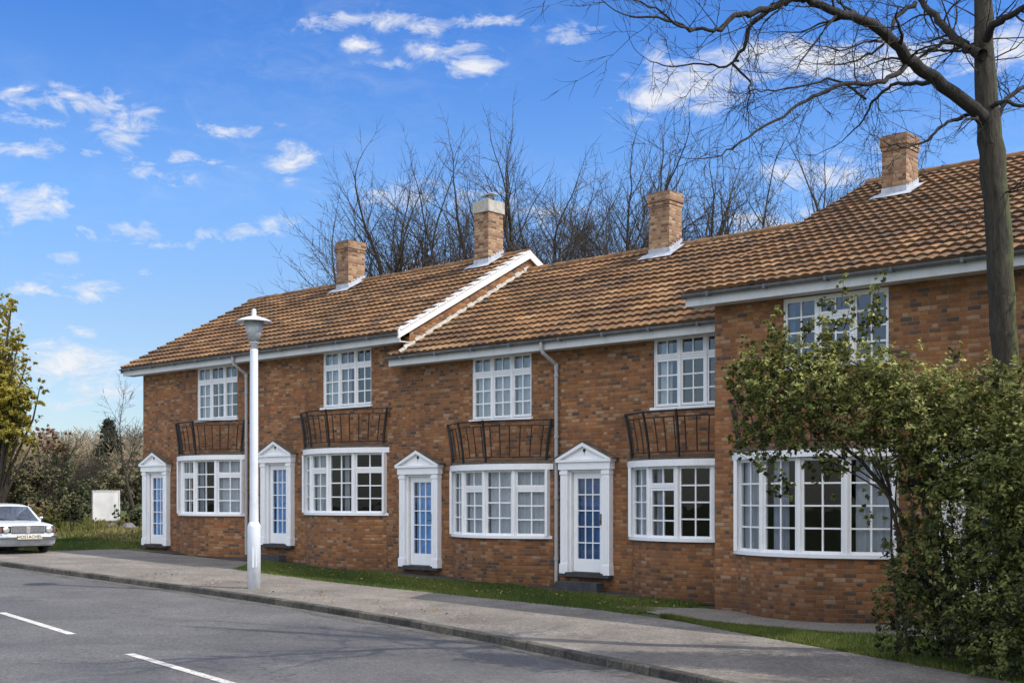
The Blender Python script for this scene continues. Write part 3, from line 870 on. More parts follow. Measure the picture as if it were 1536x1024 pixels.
    mb.tube([rp(t, .10) for t in np.linspace(0, 1, 31)], .011, 5)
    for t in (0, 1):
        p = rp(t, 1.0); mb.tube([p, (p.x, v0 + .02, p.z)], .016, 6)
    rail = mb.build('balcony_railing', M['iron'], E)
    posts = (.03, .27, .52, .97)
    for t in posts:
        mb = MB(); mb.tube([rp(t, z) for z in (0, .3, .6, .8, 1.03)], .028, 6); mb.tube([rp(t, 0), rp(t, 0) - Vector((0, 0, .06))], .026, 6)
        mb.build('post', M['iron'], rail)
    k = 14
    for i in range(1, k):
        t = i / k
        if min(abs(t - q) for q in posts) < .02: continue
        mb = MB(); mb.tube([rp(t, z) for z in (.10, .4, .7, .87)], .0135, 5); mb.build('baluster', M['iron'], rail)
    # --- downpipe
    if S.get('pipe') is not None:
        pu = S['pipe']; mb = MB()
        mb.tube([(pu - .12, ve - .06, ze - .06), (pu - .12, ve - .06, ze - .24), (pu - .10, ve - .03, ze - .30), (pu, v0 - .075, ze - .52), (pu, v0 - .07, ze - .60), (pu, v0 - .07, g + .04)], .04, 10)
        for z in np.arange(g + .5, ze - .6, 1.25): mb.tube([(pu, v0 - .07, z), (pu, v0 - .07, z + .06)], .052, 10)
        mb.tube([(pu, v0 - .07, ze - .62), (pu, v0 - .07, ze - .50)], .05, 10)
        mb.build('downpipe', M['upvc'], E)
    # --- curtains
    for n_, (f0, f1, zf, mt, lab) in enumerate(S.get('bcur', ())):
        curtain('curtain', [(a, b) for a, b in ap], f0, f1, bs + .03 + (1 - zf) * h * .0, bs + h - .02, M[mt], lab, .13, S['seed'] * 10 + n_)
    up = [(wu - ww / 2 + .04, v0 + .06), (wu + ww / 2 - .04, v0 + .06)]
    for n_, (f0, f1, mt, lab) in enumerate(S.get('ucur', ())):
        curtain('curtain', up, f0, f1, wz0 + .03, wz1 - .03, M[mt], lab, .10, S['seed'] * 20 + n_)
    curtain('curtain', [(du - .30, v0 + .04), (du + .30, v0 + .04)], 0, 1, dz + .2, dz + 1.95, M[S['dcur'][0]], S['dcur'][1], .07, S['seed'] * 30, .012)
    return E

RA = dict(eave=(-.35, 5.68), ridge=(4.15, 8.16), v0=0.0)
RB = dict(eave=(-.35, 5.15), ridge=(4.15, 7.68), v0=0.0)
RC = dict(eave=(-1.55, 5.44), ridge=(5.45, 8.68), v0=-1.2, vback=8.8)
UA = -26.5
house(dict(RA, u=(-31.85, UA), roofu=(-32.35, UA), vergeL=.16, seed=1, bay=(-28.46, 2.95), bayz=(1.49, 3.05), win=(-28.2, 1.86, 4.04, 5.50), door=(-31.07, .60),
    chim=(fu(526, 3.85), .52, .62, 3.85, fz(526, 364, 3.85)), tops=(1, 3), pipe=-26.78,
    label='far left end house of the brick terrace with its gable beside the lawn',
    bcur=[(0, .22, 1, 'net', 'white curtain at the left of the leftmost bay window'), (.30, .36, 1, 'net', 'thin gathered curtain in the middle of the leftmost bay window'), (.46, .56, 1, 'drape', 'grey curtain left of centre in the leftmost bay window'), (.72, 1, 1, 'net', 'white net curtain behind the right hand light of the leftmost bay window')],
    ucur=[(0, .33, 'net', 'pale net curtain in the left light of the leftmost upper window'), (.40, .50, 'drape', 'grey curtain in the centre of the leftmost upper window'), (.70, .82, 'net', 'pale curtain in the right light of the leftmost upper window')],
    dcur=('blue_cloth', 'bright blue curtain behind the glazed door at the far left')))
house(dict(RA, u=(UA, -20.64), roofu=(UA, -20.60), vergeR=.16, seed=2, bay=(-22.92, 2.95), bayz=(1.55, 3.09), win=(-22.85, 1.78, 4.12, 5.50), door=(-25.47, .74),
    chim=(fu(733, 3.85), .50, .56, 3.85, fz(733, 304, 3.85)), cap=True, tops=(1, 3),
    label='second brick house from the left with tall capped chimney and white verge board',
    bcur=[(0, .18, 1, 'net', 'white curtain at the left end of the dark second bay window'), (.22, .40, 1, 'net', 'pale drawn curtain in the second light of the dark second bay window'), (.62, .68, 1, 'drape', 'grey curtain edge in the middle of the dark second bay window')],
    ucur=[(0, .34, 'net', 'pale net curtain in left light of second upper window from the left'), (.36, .52, 'drape', 'greyish curtain in middle light of second upper window from the left')],
    dcur=('blue_cloth', 'bright blue curtain behind the second glazed door, next to the street lamp')))
house(dict(RB, u=(-20.64, -16.33), roofu=(-20.97, -16.33), vergeL=.05, fillet=-20.64, seed=3, bay=(-17.84, 2.76), bayz=(1.11, 2.61), win=(-17.8, 1.72, 3.60, 4.98), door=(-20.23, .37),
    tops=(1, 3), pipe=-16.20,
    label='third brick house from the left with net curtains across its whole bay window',
    bcur=[(0.01, .50, 1, 'net', 'grey white net curtain across left half of the third bay window'), (.52, .99, 1, 'net', 'grey white net curtain across right half of the third bay window')],
    ucur=[(0, .32, 'net', 'net curtain in the left light of the upper window over the third bay'), (.36, .64, 'net', 'net curtain in the middle light of the upper window over the third bay'), (.69, 1, 'net', 'net curtain in the right light of the upper window over the third bay')],
    dcur=('blue_cloth', 'bright blue curtain behind the third glazed door, beside the net curtained bay')))
house(dict(RB, u=(-16.33, -11.70), roofu=(-16.33, -11.70), seed=4, bay=(-12.96, 2.72), bayz=(1.14, 2.61), win=(-12.95, 1.75, 3.63, 4.98), door=(-15.42, .40),
    chim=(fu(998, 3.85), .56, .50, 3.85, fz(998, 291, 3.85)), tops=(1,),
    label='fourth brick house from the left, dark bay window tucked beside the projecting house',
    bcur=[(0, .20, 1, 'net', 'white curtain at the left end of the fourth bay window'), (.27, .34, 1, 'drape', 'grey curtain in the second light of the fourth bay window')],
    ucur=[(0.02, .17, 'net', 'white curtain at the left of the upper window beside the projecting house'), (.22, .31, 'navy_cloth', 'dark blue curtain in the upper window beside the projecting house')],
    dcur=('navy_cloth', 'dark navy pleated curtain behind the fourth glazed door, right of the downpipe')))
house(dict(RC, u=(-11.68, -4.6), roofu=(-12.05, -4.4), vergeL=.12, vergeR=.2, seed=5, bay=(-9.78, 2.85), bayz=(.99, 2.66), win=(-9.42, 1.86, 4.05, 5.20), door=(-7.0, .35),
    chim=(fu(1350, 3.85), .50, .55, 3.85, fz(1350, 206, 3.85)), tops=(), uptops=(None, .27, None),
    label='nearest brick house projecting forward at right behind the big shrub',
    bcur=[(0, .13, 1, 'net', 'white curtain at left end of the nearest bay window'), (.30, .40, 1, 'drape', 'grey curtain in the second light of the nearest bay window'), (.80, 1, 1, 'net', 'white curtain at right end of the nearest bay window behind the shrub')],
    ucur=[(.0, .06, 'navy_cloth', 'dark curtain edge in the upper window above the shrub')],
    dcur=('navy_cloth', 'dark blue curtain behind the door hidden by the big shrub')))

# ------------------------------------------------------------------ street lamp
lp = onground(381, 882, 0.0); lx, ly, lz = lp
k = FPX / ly
LH = (882 - 463) / k
t = empty('street_lamp', (lx, ly, lz), 'pale painted street lamp with conical lantern on the pavement edge', 'street lamp')
P = lambda mb, prof, n=28: mb.lathe((lx, ly, lz), prof, n)
hb = (882 - 785) / k
mb = MB(); P(mb, [(.0, -.3), (.128, -.3), (.128, hb - .06), (.122, hb - .03), (.108, hb), (.09, hb + .035), (.0, hb + .035)]); base = mb.build('base_column', M['post'], t, smooth=True)
hs = (882 - 525) / k
mb = MB(); P(mb, [(.0885, hb + .02), (.083, hb + .5), (.078, hs), (.075, hs + .012), (.0, hs + .012)]); mb.build('shaft', M['post'], t, smooth=True)
mb = MB(); mb.obox((lx, ly, lz), Vector((.3, -.95, 0)).normalized(), Vector((.95, .3, 0)).normalized(), (0, 0, 1), .118, .1265, -.045, .045, .42, hb - .45)
mb.build('access_door', M['post'], base)
h0 = (882 - 514) / k
mb = MB(); P(mb, [(.0, hs), (.066, hs), (.064, h0 - .01), (.095, h0 + .0), (.095, h0 + .02), (.0, h0 + .02)]); mb.build('collar', M['post'], t, smooth=True)
h1 = (882 - 483) / k
m_, nt_, b_ = newmat('frosted_lamp'); NN = NT(nt_)
b_.inputs['Base Color'].default_value = (.55, .56, .56, 1); b_.inputs['Roughness'].default_value = .35
b_.inputs['Transmission Weight'].default_value = .25
NN.l(NN.ramp(NN.noise(7, 3, .5, NN.pos()), [(.3, (.42, .43, .43)), (.7, (.66, .67, .67))]), b_.inputs['Base Color'])
mb = MB(); P(mb, [(.09, h0 + .02), (.105, h0 + .022), (.198, h1 + .02), (.19, h1 + .02), (.10, h0 + .03)]); mb.build('lantern_glass', m_, t, smooth=True)
ht = (882 - 463) / k
mb = MB(); P(mb, [(.0, h1 + .018), (.18, h1 + .018), (.335, h1 - .004), (.345, h1 + .006), (.338, h1 + .016), (.25, h1 + .062), (.14, h1 + .098), (.055, h1 + .118), (.0, h1 + .118)])
cap = mb.build('lantern_hat', M['post'], t, smooth=True)
mb = MB(); P(mb, [(.05, h1 + .115), (.046, h1 + .135), (.048, ht - .06), (.04, ht - .02), (.02, ht), (.0, ht + .002)], 14); mb.build('finial', M['post'], cap, smooth=True)

# ------------------------------------------------------------------ car
def build_car():
    c = onground(52, 831)
    Yc = c.y; X0 = (42 - CX) / FPX * Yc
    fwd = Vector((.64, -.77, 0)).normalized(); right = Vector((-fwd.y, fwd.x, 0))     # right = towards picture right
    front = Vector((X0, Yc, 0)); zg = c.z
    s = Yc / 35.0
    M['car_paint'], nt, b = newmat('car_paint')
    N = NT(nt); N.l(N.ramp(N.noise(1.5, 4, .6, N.pos()), [(.3, (.66, .70, .74)), (.7, (.74, .77, .80))]), b.inputs['Base Color'])
    b.inputs['Roughness'].default_value = .28; b.inputs['Coat Weight'].default_value = .5
    M['chrome'] = simple('chrome', (.62, .63, .65), .16, .1, 8, 1.0)
    M['rubber'] = simple('rubber', (.018, .018, .018), .8, .2, 12)
    M['grille'] = simple('grille', (.34, .345, .36), .45, .3, 30, .3)
    M['under'] = simple('car_underside', (.012, .012, .012), .9)
    M['seat_cloth'] = simple('seat_cloth', (.45, .42, .36), .8)
    M['plate'] = simple('plate_face', (.72, .68, .54), .6, .06)
    M['plate_ink'] = simple('plate_ink', (.03, .03, .03), .6)
    M['amber'] = simple('amber_lens', (.20, .10, .06), .3)
    m, nt, b = newmat('lamp_lens'); b.inputs['Base Color'].default_value = (.75, .75, .72, 1); b.inputs['Roughness'].default_value = .12; b.inputs['Metallic'].default_value = .6
    M['lens'] = m
    org = front + fwd * -2.1 * s; org.z = zg
    E = empty('parked_car', org, 'white saloon car parked at the left edge of the picture', 'car')
    T = lambda x, y, z: front + fwd * (-x * s) + right * (y * s) + Vector((0, 0, zg + z * s))   # x back from the nose, y to picture right
    def put(mb, name, mat, par=E, sm=True):
        q = MB(); q.v = [tuple(T(*p)) for p in mb.v]; q.f = mb.f; q.uv = mb.uv
        o = q.build(name, mat, par, smooth=sm); return o
    # lower body: (x, half width, z bottom, z belt, z top)
    st = [(0.0, .70, .46, .58, .80), (.03, .755, .42, .60, .83), (.12, .79, .34, .62, .85), (.45, .815, .30, .64, .885), (1.05, .825, .27, .66, .925), (1.35, .83, .27, .66, .94),
          (2.2, .83, .27, .66, .93), (3.2, .82, .27, .66, .93), (3.9, .80, .30, .66, .90), (4.15, .77, .36, .64, .86), (4.22, .72, .44, .60, .80)]
    mb = MB(); rings = []
    for x, hw, zb, zm, zt in st:
        h = [(0, zb), (hw * .82, zb), (hw * .96, zb + .07), (hw, zm), (hw * .985, zt - .09), (hw * .94, zt - .03), (hw * .80, zt), (hw * .4, zt + .014), (0, zt + .018)]
        rings.append([(x, y, z) for y, z in h] + [(x, -y, z) for y, z in h[-2:0:-1]])
    mb.loft(rings); mb.face(rings[0][::-1]); mb.face(rings[-1])
    body = put(mb, 'body', M['car_paint'])
    md = body.modifiers.new('bev', 'BEVEL'); md.width = .02; md.segments = 2; md.limit_method = 'ANGLE'; md.angle_limit = rad(50)
    # cabin
    bx = [(1.12, .70, .93), (3.55, .70, .92)]
    tx = [(1.78, .555, 1.375), (2.95, .555, 1.385)]
    mb = MB()
    rr = []
    for f in np.linspace(0, 1, 7):
        x = 1.76 + (2.98 - 1.76) * f; zz = 1.365 + .045 * math.sin(math.pi * f)
        rr.append([(x, y * .585, zz + .035 * math.cos(y * 1.35) - (.03 if abs(y) == 1 else 0)) for y in (-1, -.85, -.5, 0, .5, .85, 1)])
    mb.loft(rr, close=False)
    rr2 = [[(a, b, z - .04) for a, b, z in r] for r in rr]; mb.loft(rr2, close=False)
    mb.face(rr[0] + rr2[0][::-1]); mb.face(rr[-1] + rr2[-1][::-1])
    mb.face([rr[i][0] for i in range(7)] + [rr2[i][0] for i in range(6, -1, -1)]); mb.face([rr[i][6] for i in range(7)] + [rr2[i][6] for i in range(6, -1, -1)])
    put(mb, 'cabin_roof', M['car_paint'])
    for sy in (-1, 1):
        for a, b, r in (((1.10, .715, .92), (1.78, .575, 1.35), .032), ((3.58, .70, .92), (2.96, .575, 1.36), .05), ((2.32, .745, .92), (2.34, .59, 1.37), .03)):
            mb = MB(); mb.tube([(a[0], a[1] * sy, a[2]), (b[0], b[1] * sy, b[2])], r, 6); put(mb, 'pillar', M['car_paint'])
    mb = MB(); mb.loft([[(1.13 - .06 * (1 - y * y), y * .70, .925) for y in np.linspace(-1, 1, 7)], [(1.77 - .04 * (1 - y * y), y * .56, 1.355) for y in np.linspace(-1, 1, 7)]], close=False)
    put(mb, 'windscreen', M['car_glass'])
    mb = MB(); mb.loft([[(3.56, y * .69, .925) for y in (-1, 0, 1)], [(2.97, y * .56, 1.36) for y in (-1, 0, 1)]], close=False); put(mb, 'rear_window', M['car_glass'])
    for sy in (-1, 1):
        for a in ((1.16, 2.30, 1.80, 2.31), (2.36, 3.52, 2.37, 2.94)):
            mb = MB(); mb.face([(a[0], .735 * sy, .93), (a[1], .735 * sy, .93), (a[3], .575 * sy, 1.36), (a[2], .575 * sy, 1.36)]); put(mb, 'side_window', M['car_glass'], sm=False)
        mb = MB(); mb.loft([[(x, .836 * sy, z) for x, z in ((1.22, .36), (1.22, .88), (2.30, .88), (2.30, .36))], [(x, .842 * sy, z) for x, z in ((1.23, .37), (1.23, .87), (2.29, .87), (2.29, .37))]]); mb.face([(x, .842 * sy, z) for x, z in ((1.23, .37), (1.23, .87), (2.29, .87), (2.29, .37))])
        d = put(mb, 'door', M['car_paint'], sm=False)
        mb = MB(); mb.tube([(2.1, .865 * sy, .80), (2.24, .865 * sy, .80)], .014, 6); put(mb, 'handle', M['chrome'], d)
    # inside
    mb = MB(); mb.box((1.3, -.68, .55), (3.5, .68, .62)); mb.box((3.1, -.62, .6), (3.3, .62, 1.02)); mb.box((1.22, -.66, .62), (1.45, .66, .90))
    for y in (-.36, .36): mb.box((2.2, y - .25, .6), (2.34, y + .25, 1.08))
    put(mb, 'interior', M['seat_cloth'], sm=False)
    mb = MB()
    mb.tube([(1.42, .36 + .19 * math.cos(t), .93 + .17 * math.sin(t)) for t in np.linspace(0, 2 * math.pi, 15)], .014, 5); put(mb, 'steering_wheel', M['rubber'])
    # grille, lamps
    mb = MB()
    for y0, y1 in ((-.435, -.055), (.055, .435)): mb.box((-.012, y0, .615), (.03, y1, .795))
    gr = put(mb, 'grille', M['grille'], sm=False)
    mb = MB()
    for i in range(7):
        z = .625 + i * .027
        for y0, y1 in ((-.43, -.06), (.06, .43)): mb.box((-.02, y0, z), (-.0125, y1, z + .009))
    mb.box((-.018, -.46, .797), (.02, .46, .812)); mb.box((-.018, -.46, .598), (.02, .46, .613))
    for y in (-.455, .44): mb.box((-.018, y, .613), (.02, y + .015, .797))
    put(mb, 'grille_bars', M['chrome'], gr, sm=False)
    mb = MB(); sh = [(-.055, .81), (-.05, .64), (-.02, .60), (.02, .60), (.05, .64), (.055, .81), (.02, .825), (-.02, .825)]
    a = [(-.035, y, z) for y, z in sh]; b = [(.0, y * 1.05, z) for y, z in sh]; mb.loft([a, b]); mb.face(a)
    em = put(mb, 'badge', M['lens'], gr, sm=False)
    mb = MB(); mb.tube([(-.037, -.03, .79), (-.037, 0, .65), (-.037, .03, .79)], .006, 5); put(mb, 'badge_mark', M['grille'], em)
    for sy in (-1, 1):
        mb = MB(); y0, y1 = sorted((.47 * sy, .76 * sy)); mb.box((-.008, min(y0, y1), .61), (.05, max(y0, y1), .80)); hl = put(mb, 'headlight', M['under'] if sy < 0 else M['chrome'], sm=False)
        mb = MB(); yc = .60 * sy
        mb.loft([[(x, yc + r * math.cos(t), .705 + r * math.sin(t)) for t in np.linspace(0, 2 * math.pi, 17)[:-1]] for x, r in ((-.008, .10), (-.03, .10), (-.034, .088))]); put(mb, 'lamp_ring', M['chrome'], hl)
        mb = MB(); mb.loft([[(x, yc + r * math.cos(t), .705 + r * math.sin(t)) for t in np.linspace(0, 2 * math.pi, 17)[:-1]] for x, r in ((-.024, .088), (-.042, .06), (-.05, .02), (-.051, .002))]); put(mb, 'lens', M['lens'], hl)
        mb = MB(); y0, y1 = sorted((.728 * sy, .772 * sy)); mb.box((-.011, y0, .635), (.06, y1, .78)); put(mb, 'indicator', M['amber'], hl, sm=False)
        mb = MB()
        mb.loft([[(1.36 + x, .86 * sy + r * .09 * math.cos(t), 1.0 + r * .075 * math.sin(t)) for t in np.linspace(0, 2 * math.pi, 13)[:-1]] for x, r in ((0, .3), (.02, .85), (.06, 1), (.07, .9))]); mb.tube([(1.40, .74 * sy, .93), (1.40, .84 * sy, .97)], .014, 6)
        put(mb, 'wing_mirror', M['chrome'])
        for x in (.75, 3.35):
            mb = MB(); ring = lambda y, r: [(x + r * math.cos(t), y * sy, .295 + r * math.sin(t)) for t in np.linspace(0, 2 * math.pi, 25)[:-1]]
            mb.loft([ring(.60, .2), ring(.60, .27), ring(.63, .295), ring(.74, .295), ring(.77, .27), ring(.77, .19)]); w = put(mb, 'wheel', M['rubber'])
            mb = MB(); mb.loft([ring(.772, .19), ring(.745, .17), ring(.76, .08), ring(.765, .01)]); put(mb, 'rim', M['chrome'], w)
    # bumper with wrap-round ends, valance
    mb = MB(); rr = []
    for y in np.linspace(-1, 1, 15):
        x = -.09 + .28 * max(0, abs(y) - .78) / .22 * max(0, abs(y) - .6); yy = y * .86; zz = .50
        rr.append([(x + .05, yy, zz + .045), (x + .004, yy, zz + .045), (x - .018, yy, zz + .02), (x - .02, yy, zz - .02), (x + .004, yy, zz - .045), (x + .05, yy, zz - .045)])
    mb.loft(rr); put(mb, 'bumper', M['chrome'])
    mb = MB(); rr = []
    for y in np.linspace(-1, 1, 9):
        x = .0 + .16 * max(0, abs(y) - .7); rr.append([(x, y * .80, .445), (x + .02, y * .78, .30), (x + .10, y * .74, .235)])
    mb.loft(rr, close=False); put(mb, 'valance', M['lead'])
    mb = MB(); mb.box((.25, -.72, .2), (4.0, .72, .33)); put(mb, 'underside', M['under'], sm=False)
    mb = MB()
    for y0 in (-.45, .02): mb.tube([(1.02, y0 + .40, .955), (1.2, y0 + .02, 1.0)], .008, 5)
    put(mb, 'wipers', M['rubber'])
    # plate
    mb = MB(); mb.box((-.135, -.33, .44), (-.112, .36, .555)); pl = put(mb, 'number_plate', M['plate'], sm=False)
    cu = bpy.data.curves.new('plate_text', 'FONT'); cu.body = 'HO51ACHEU'; cu.size = .118; cu.align_x = 'CENTER'; cu.align_y = 'CENTER'; cu.space_character = 1.02; cu.offset = .0025
    tmp = bpy.data.objects.new('tmp', cu); COL.objects.link(tmp); bpy.context.view_layer.update()
    me = bpy.data.meshes.new_from_object(tmp.evaluated_get(bpy.context.evaluated_depsgraph_get())); bpy.data.objects.remove(tmp)
    q = MB()
    q.v = [tuple(T(-.138, p.co.x + .015, .4975 + p.co.y)) for p in me.vertices]; q.f = [tuple(p.vertices) for p in me.polygons]; q.uv = [(0, 0)] * sum(len(f) for f in q.f)
    q.build('lettering', M['plate_ink'], pl)
build_car()

# ------------------------------------------------------------------ vegetation helpers
def perp(d, rn):
    a = Vector((rn.gauss(0, 1), rn.gauss(0, 1), rn.gauss(0, 1))); a -= d * a.dot(d)
    return a.normalized() if a.length > 1e-4 else perp(d, rn)

def grow(out, p, d, L, r, lvl, cfg, rn):
    nseg = max(3, int(L / cfg['seg'])); nseg = min(nseg, 9); pts = [p.copy()]; rs = [r]; st = L / nseg
    d = d.normalized(); r1 = r * cfg.get('taper', .35)
    for i in range(nseg):
        d = (d + perp(d, rn) * rn.uniform(0, cfg['wig']) * (cfg.get('w0', 1) if lvl == 0 else 1) + Vector((0, 0, cfg['up'][min(lvl, len(cfg['up']) - 1)]))).normalized()
        p = p + d * st; pts.append(p.copy()); rs.append(r + (r1 - r) * (i + 1) / nseg)
    out.append((pts, rs, lvl))
    if lvl >= cfg['max']: return
    n = cfg['n'][lvl]; n = max(1, int(n * rn.uniform(.75, 1.25) + .5))
    a0, a1 = cfg['ang']
    for k in range(n):
        f = cfg['from'] + (1 - cfg['from']) * (k + rn.random()) / n if lvl or not cfg.get('crown') else cfg['crown'] + (1 - cfg['crown']) * (k + rn.random()) / n
        i = min(int(f * nseg), nseg - 1); q = pts[i].lerp(pts[i + 1], f * nseg - i); dd = (pts[i + 1] - pts[i]).normalized()
        an = rad(rn.uniform(a0, a1)); cd = dd * math.cos(an) + perp(dd, rn) * math.sin(an)
        rr = (r + (r1 - r) * f)
        grow(out, q, cd, L * rn.uniform(*cfg['len']) * (1.1 - .45 * f), max(cfg['rmin'], rr * rn.uniform(.42, .66)), lvl + 1, cfg, rn)
    if lvl < cfg['max']:
        grow(out, pts[-1], d, L * .5, max(cfg['rmin'], r1), lvl + 1, cfg, rn)

def tubes(branches, sides):
    mb = MB()
    for pts, rs, lvl in branches:
        n = sides(rs[0]); mb.tube(pts, rs, n, cap=False)
    return mb

def leafmesh(pos, size, rn, outward=None, aspect=1.9, tone=None, up=.5):
    n = len(pos); pos = np.asarray(pos)
    nrm = rn.normal(0, 1, (n, 3)); nrm[:, 2] = np.abs(nrm[:, 2]) + up
    if outward is not None: nrm += outward * .9
    nrm /= np.linalg.norm(nrm, axis=1)[:, None]
    t = rn.normal(0, 1, (n, 3)); t -= nrm * (t * nrm).sum(1)[:, None]; t /= np.linalg.norm(t, axis=1)[:, None]
    b = np.cross(nrm, t); sz = size * rn.uniform(.6, 1.3, n)[:, None]
    a0 = pos - t * sz * .5; a2 = pos + t * sz * .5
    w = sz / aspect * .5
    a1 = pos + b * w - t * sz * .06 + nrm * sz * .08; a3 = pos - b * w - t * sz * .06 + nrm * sz * .08
    V = np.stack([a0, a1, a2, a3], 1).reshape(-1, 3)
    mb = MB(); mb.v = V.tolist(); mb.f = [(4 * i, 4 * i + 1, 4 * i + 2, 4 * i + 3) for i in range(n)]; mb.uv = [(0, 0)] * (4 * n)
    if tone is None: tone = rn.random(n)
    mb.tone = np.repeat(np.clip(tone, 0, 1), 4); return mb

def blob(c, r, n, rn, hollow=.35, twig=14):
    """leaf positions gathered on many small sprays through an ellipsoid"""
    ns = max(3, n // twig)
    d = rn.normal(0, 1, (ns, 3)); d /= np.linalg.norm(d, axis=1)[:, None]
    rr = (hollow + (1 - hollow) * rn.random(ns) ** .55)[:, None]
    wob = 1 + .22 * np.sin(d[:, :1] * 5 + c[0]) + .16 * np.sin(d[:, 1:2] * 7 + c[2] * 3)
    cc = np.array(c) + d * rr * np.array(r) * wob
    p = np.repeat(cc, twig, 0); o = np.repeat(d, twig, 0); tn = np.repeat(rn.random(ns), twig)
    sp = np.repeat(d + rn.normal(0, .5, (ns, 3)), twig, 0); k = rn.random((len(p), 1))
    p = p + sp * k * .17 * np.mean(r) + rn.normal(0, .05 * np.mean(r), p.shape)
    return p, o, tn

# ------------------------------------------------------------------ bare trees behind the houses
SD = lambda r: 7 if r > .07 else (5 if r > .025 else (4 if r > .012 else 3))
BGRP = 'bare trees behind the terrace'
def bare_tree(px, topy, Y, seed, label, lean=0, spread=1.0, stems=2, low=.3, group=BGRP, cat='tree', mat='bark_far', rscale=1.0, dens=1.0):
    rn = random.Random(seed); b = at(px, 750, Y); z0 = GW(b.x, b.y); H = EYE + (HY - topy) / FPX * Y - z0
    E = empty('bare_tree', (b.x, b.y, z0), label, cat, group)
    out = []
    cfg = dict(seg=.45, wig=.30, up=(.06, .06, .05, .04, .02), max=4, n=[int(9 * dens + .5), int(6 * dens + .5), 4, 3], ang=(24, 58), len=(.44, .70), taper=.34, rmin=.0078, crown=low + .08, w0=.42)
    cfg['from'] = .22
    for i in range(stems):
        a = rn.uniform(0, 6.28)
        d = Vector((math.cos(a) * .14 * spread + lean * .2, math.sin(a) * .14 * spread, 1))
        grow(out, Vector((b.x + math.cos(a) * .12, b.y + math.sin(a) * .12, z0 - .2)), d, H * rn.uniform(.50, .58), .24 * rscale * rn.uniform(.8, 1.15) * H / 14, 0, cfg, rn)
    tubes([o for o in out if o[2] == 0], SD).build('trunk', M[mat], E, smooth=True)
    tubes([o for o in out if o[2] > 0], SD).build('branches', M[mat], E, smooth=True)
    return E
TREES = [
    (584, 240, 43, 'leftmost bare tree behind the roofs, low limbs reaching left past the first chimney', -.4, 2.3, 4, .12),
    (612, 205, 45, 'bare tree rising just right of the first chimney', -.3, 1.1, 2, .3),
    (664, 168, 44, 'tall bare tree midway between the first and second chimneys', 0, 1.0, 2, .3),
    (727, 176, 47, 'bare tree standing directly behind the tall capped second chimney', .1, .8, 2, .3),
    (806, 172, 45, 'bare tree just right of the white verge board peak', 0, 1.0, 2, .28),
    (862, 196, 42, 'thick forked bare tree in the middle of the gap between second and third chimneys', .25, 1.6, 3, .22),
    (920, 150, 47, 'tallest slender bare tree left of the third chimney', 0, .8, 2, .3),
    (972, 152, 45, 'bare tree standing directly behind the third chimney', .05, .9, 2, .3),
    (1038, 205, 48, 'bare tree just right of the third chimney', 0, .9, 2, .3),
    (1092, 192, 43, 'forked bare tree above the middle of the long roof right of the third chimney', .1, 1.4, 3, .25),
    (1150, 210, 48, 'thin bare tree between the forked one and the twin one over the right roof', 0, .9, 1, .25),
    (1212, 178, 45, 'twin stemmed bare tree left of the nearest chimney', .1, 1.0, 2, .28),
    (638, 190, 48, 'bare tree a little right of the first chimney, its fork half hidden by its neighbours', 0, 1.2, 2, .25),
    (694, 172, 46, 'bare tree just left of the tall capped second chimney', -.1, 1.1, 2, .28),
    (836, 178, 48, 'bare tree left of the thick forked one in the gap between second and third chimneys', 0, 1.0, 2, .25),
    (1010, 175, 46, 'bare tree at the right shoulder of the third chimney', .1, 1.1, 2, .25),
    (1250, 200, 48, 'bare tree between the twin stemmed one and the nearest chimney', 0, 1.0, 2, .28),
    (1285, 205, 47, 'bare tree just left of the nearest chimney', 0, 1.0, 2, .3),
    (1400, 220, 46, 'bare tree showing right of the nearest chimney, half behind the roadside trunk', 0, 1.0, 2, .3)]
for i, (px, ty, Y, lab, le, sp, stn, lo) in enumerate(TREES):
    bare_tree(px, ty, Y, 100 + i, lab, le, sp, stn, lo)

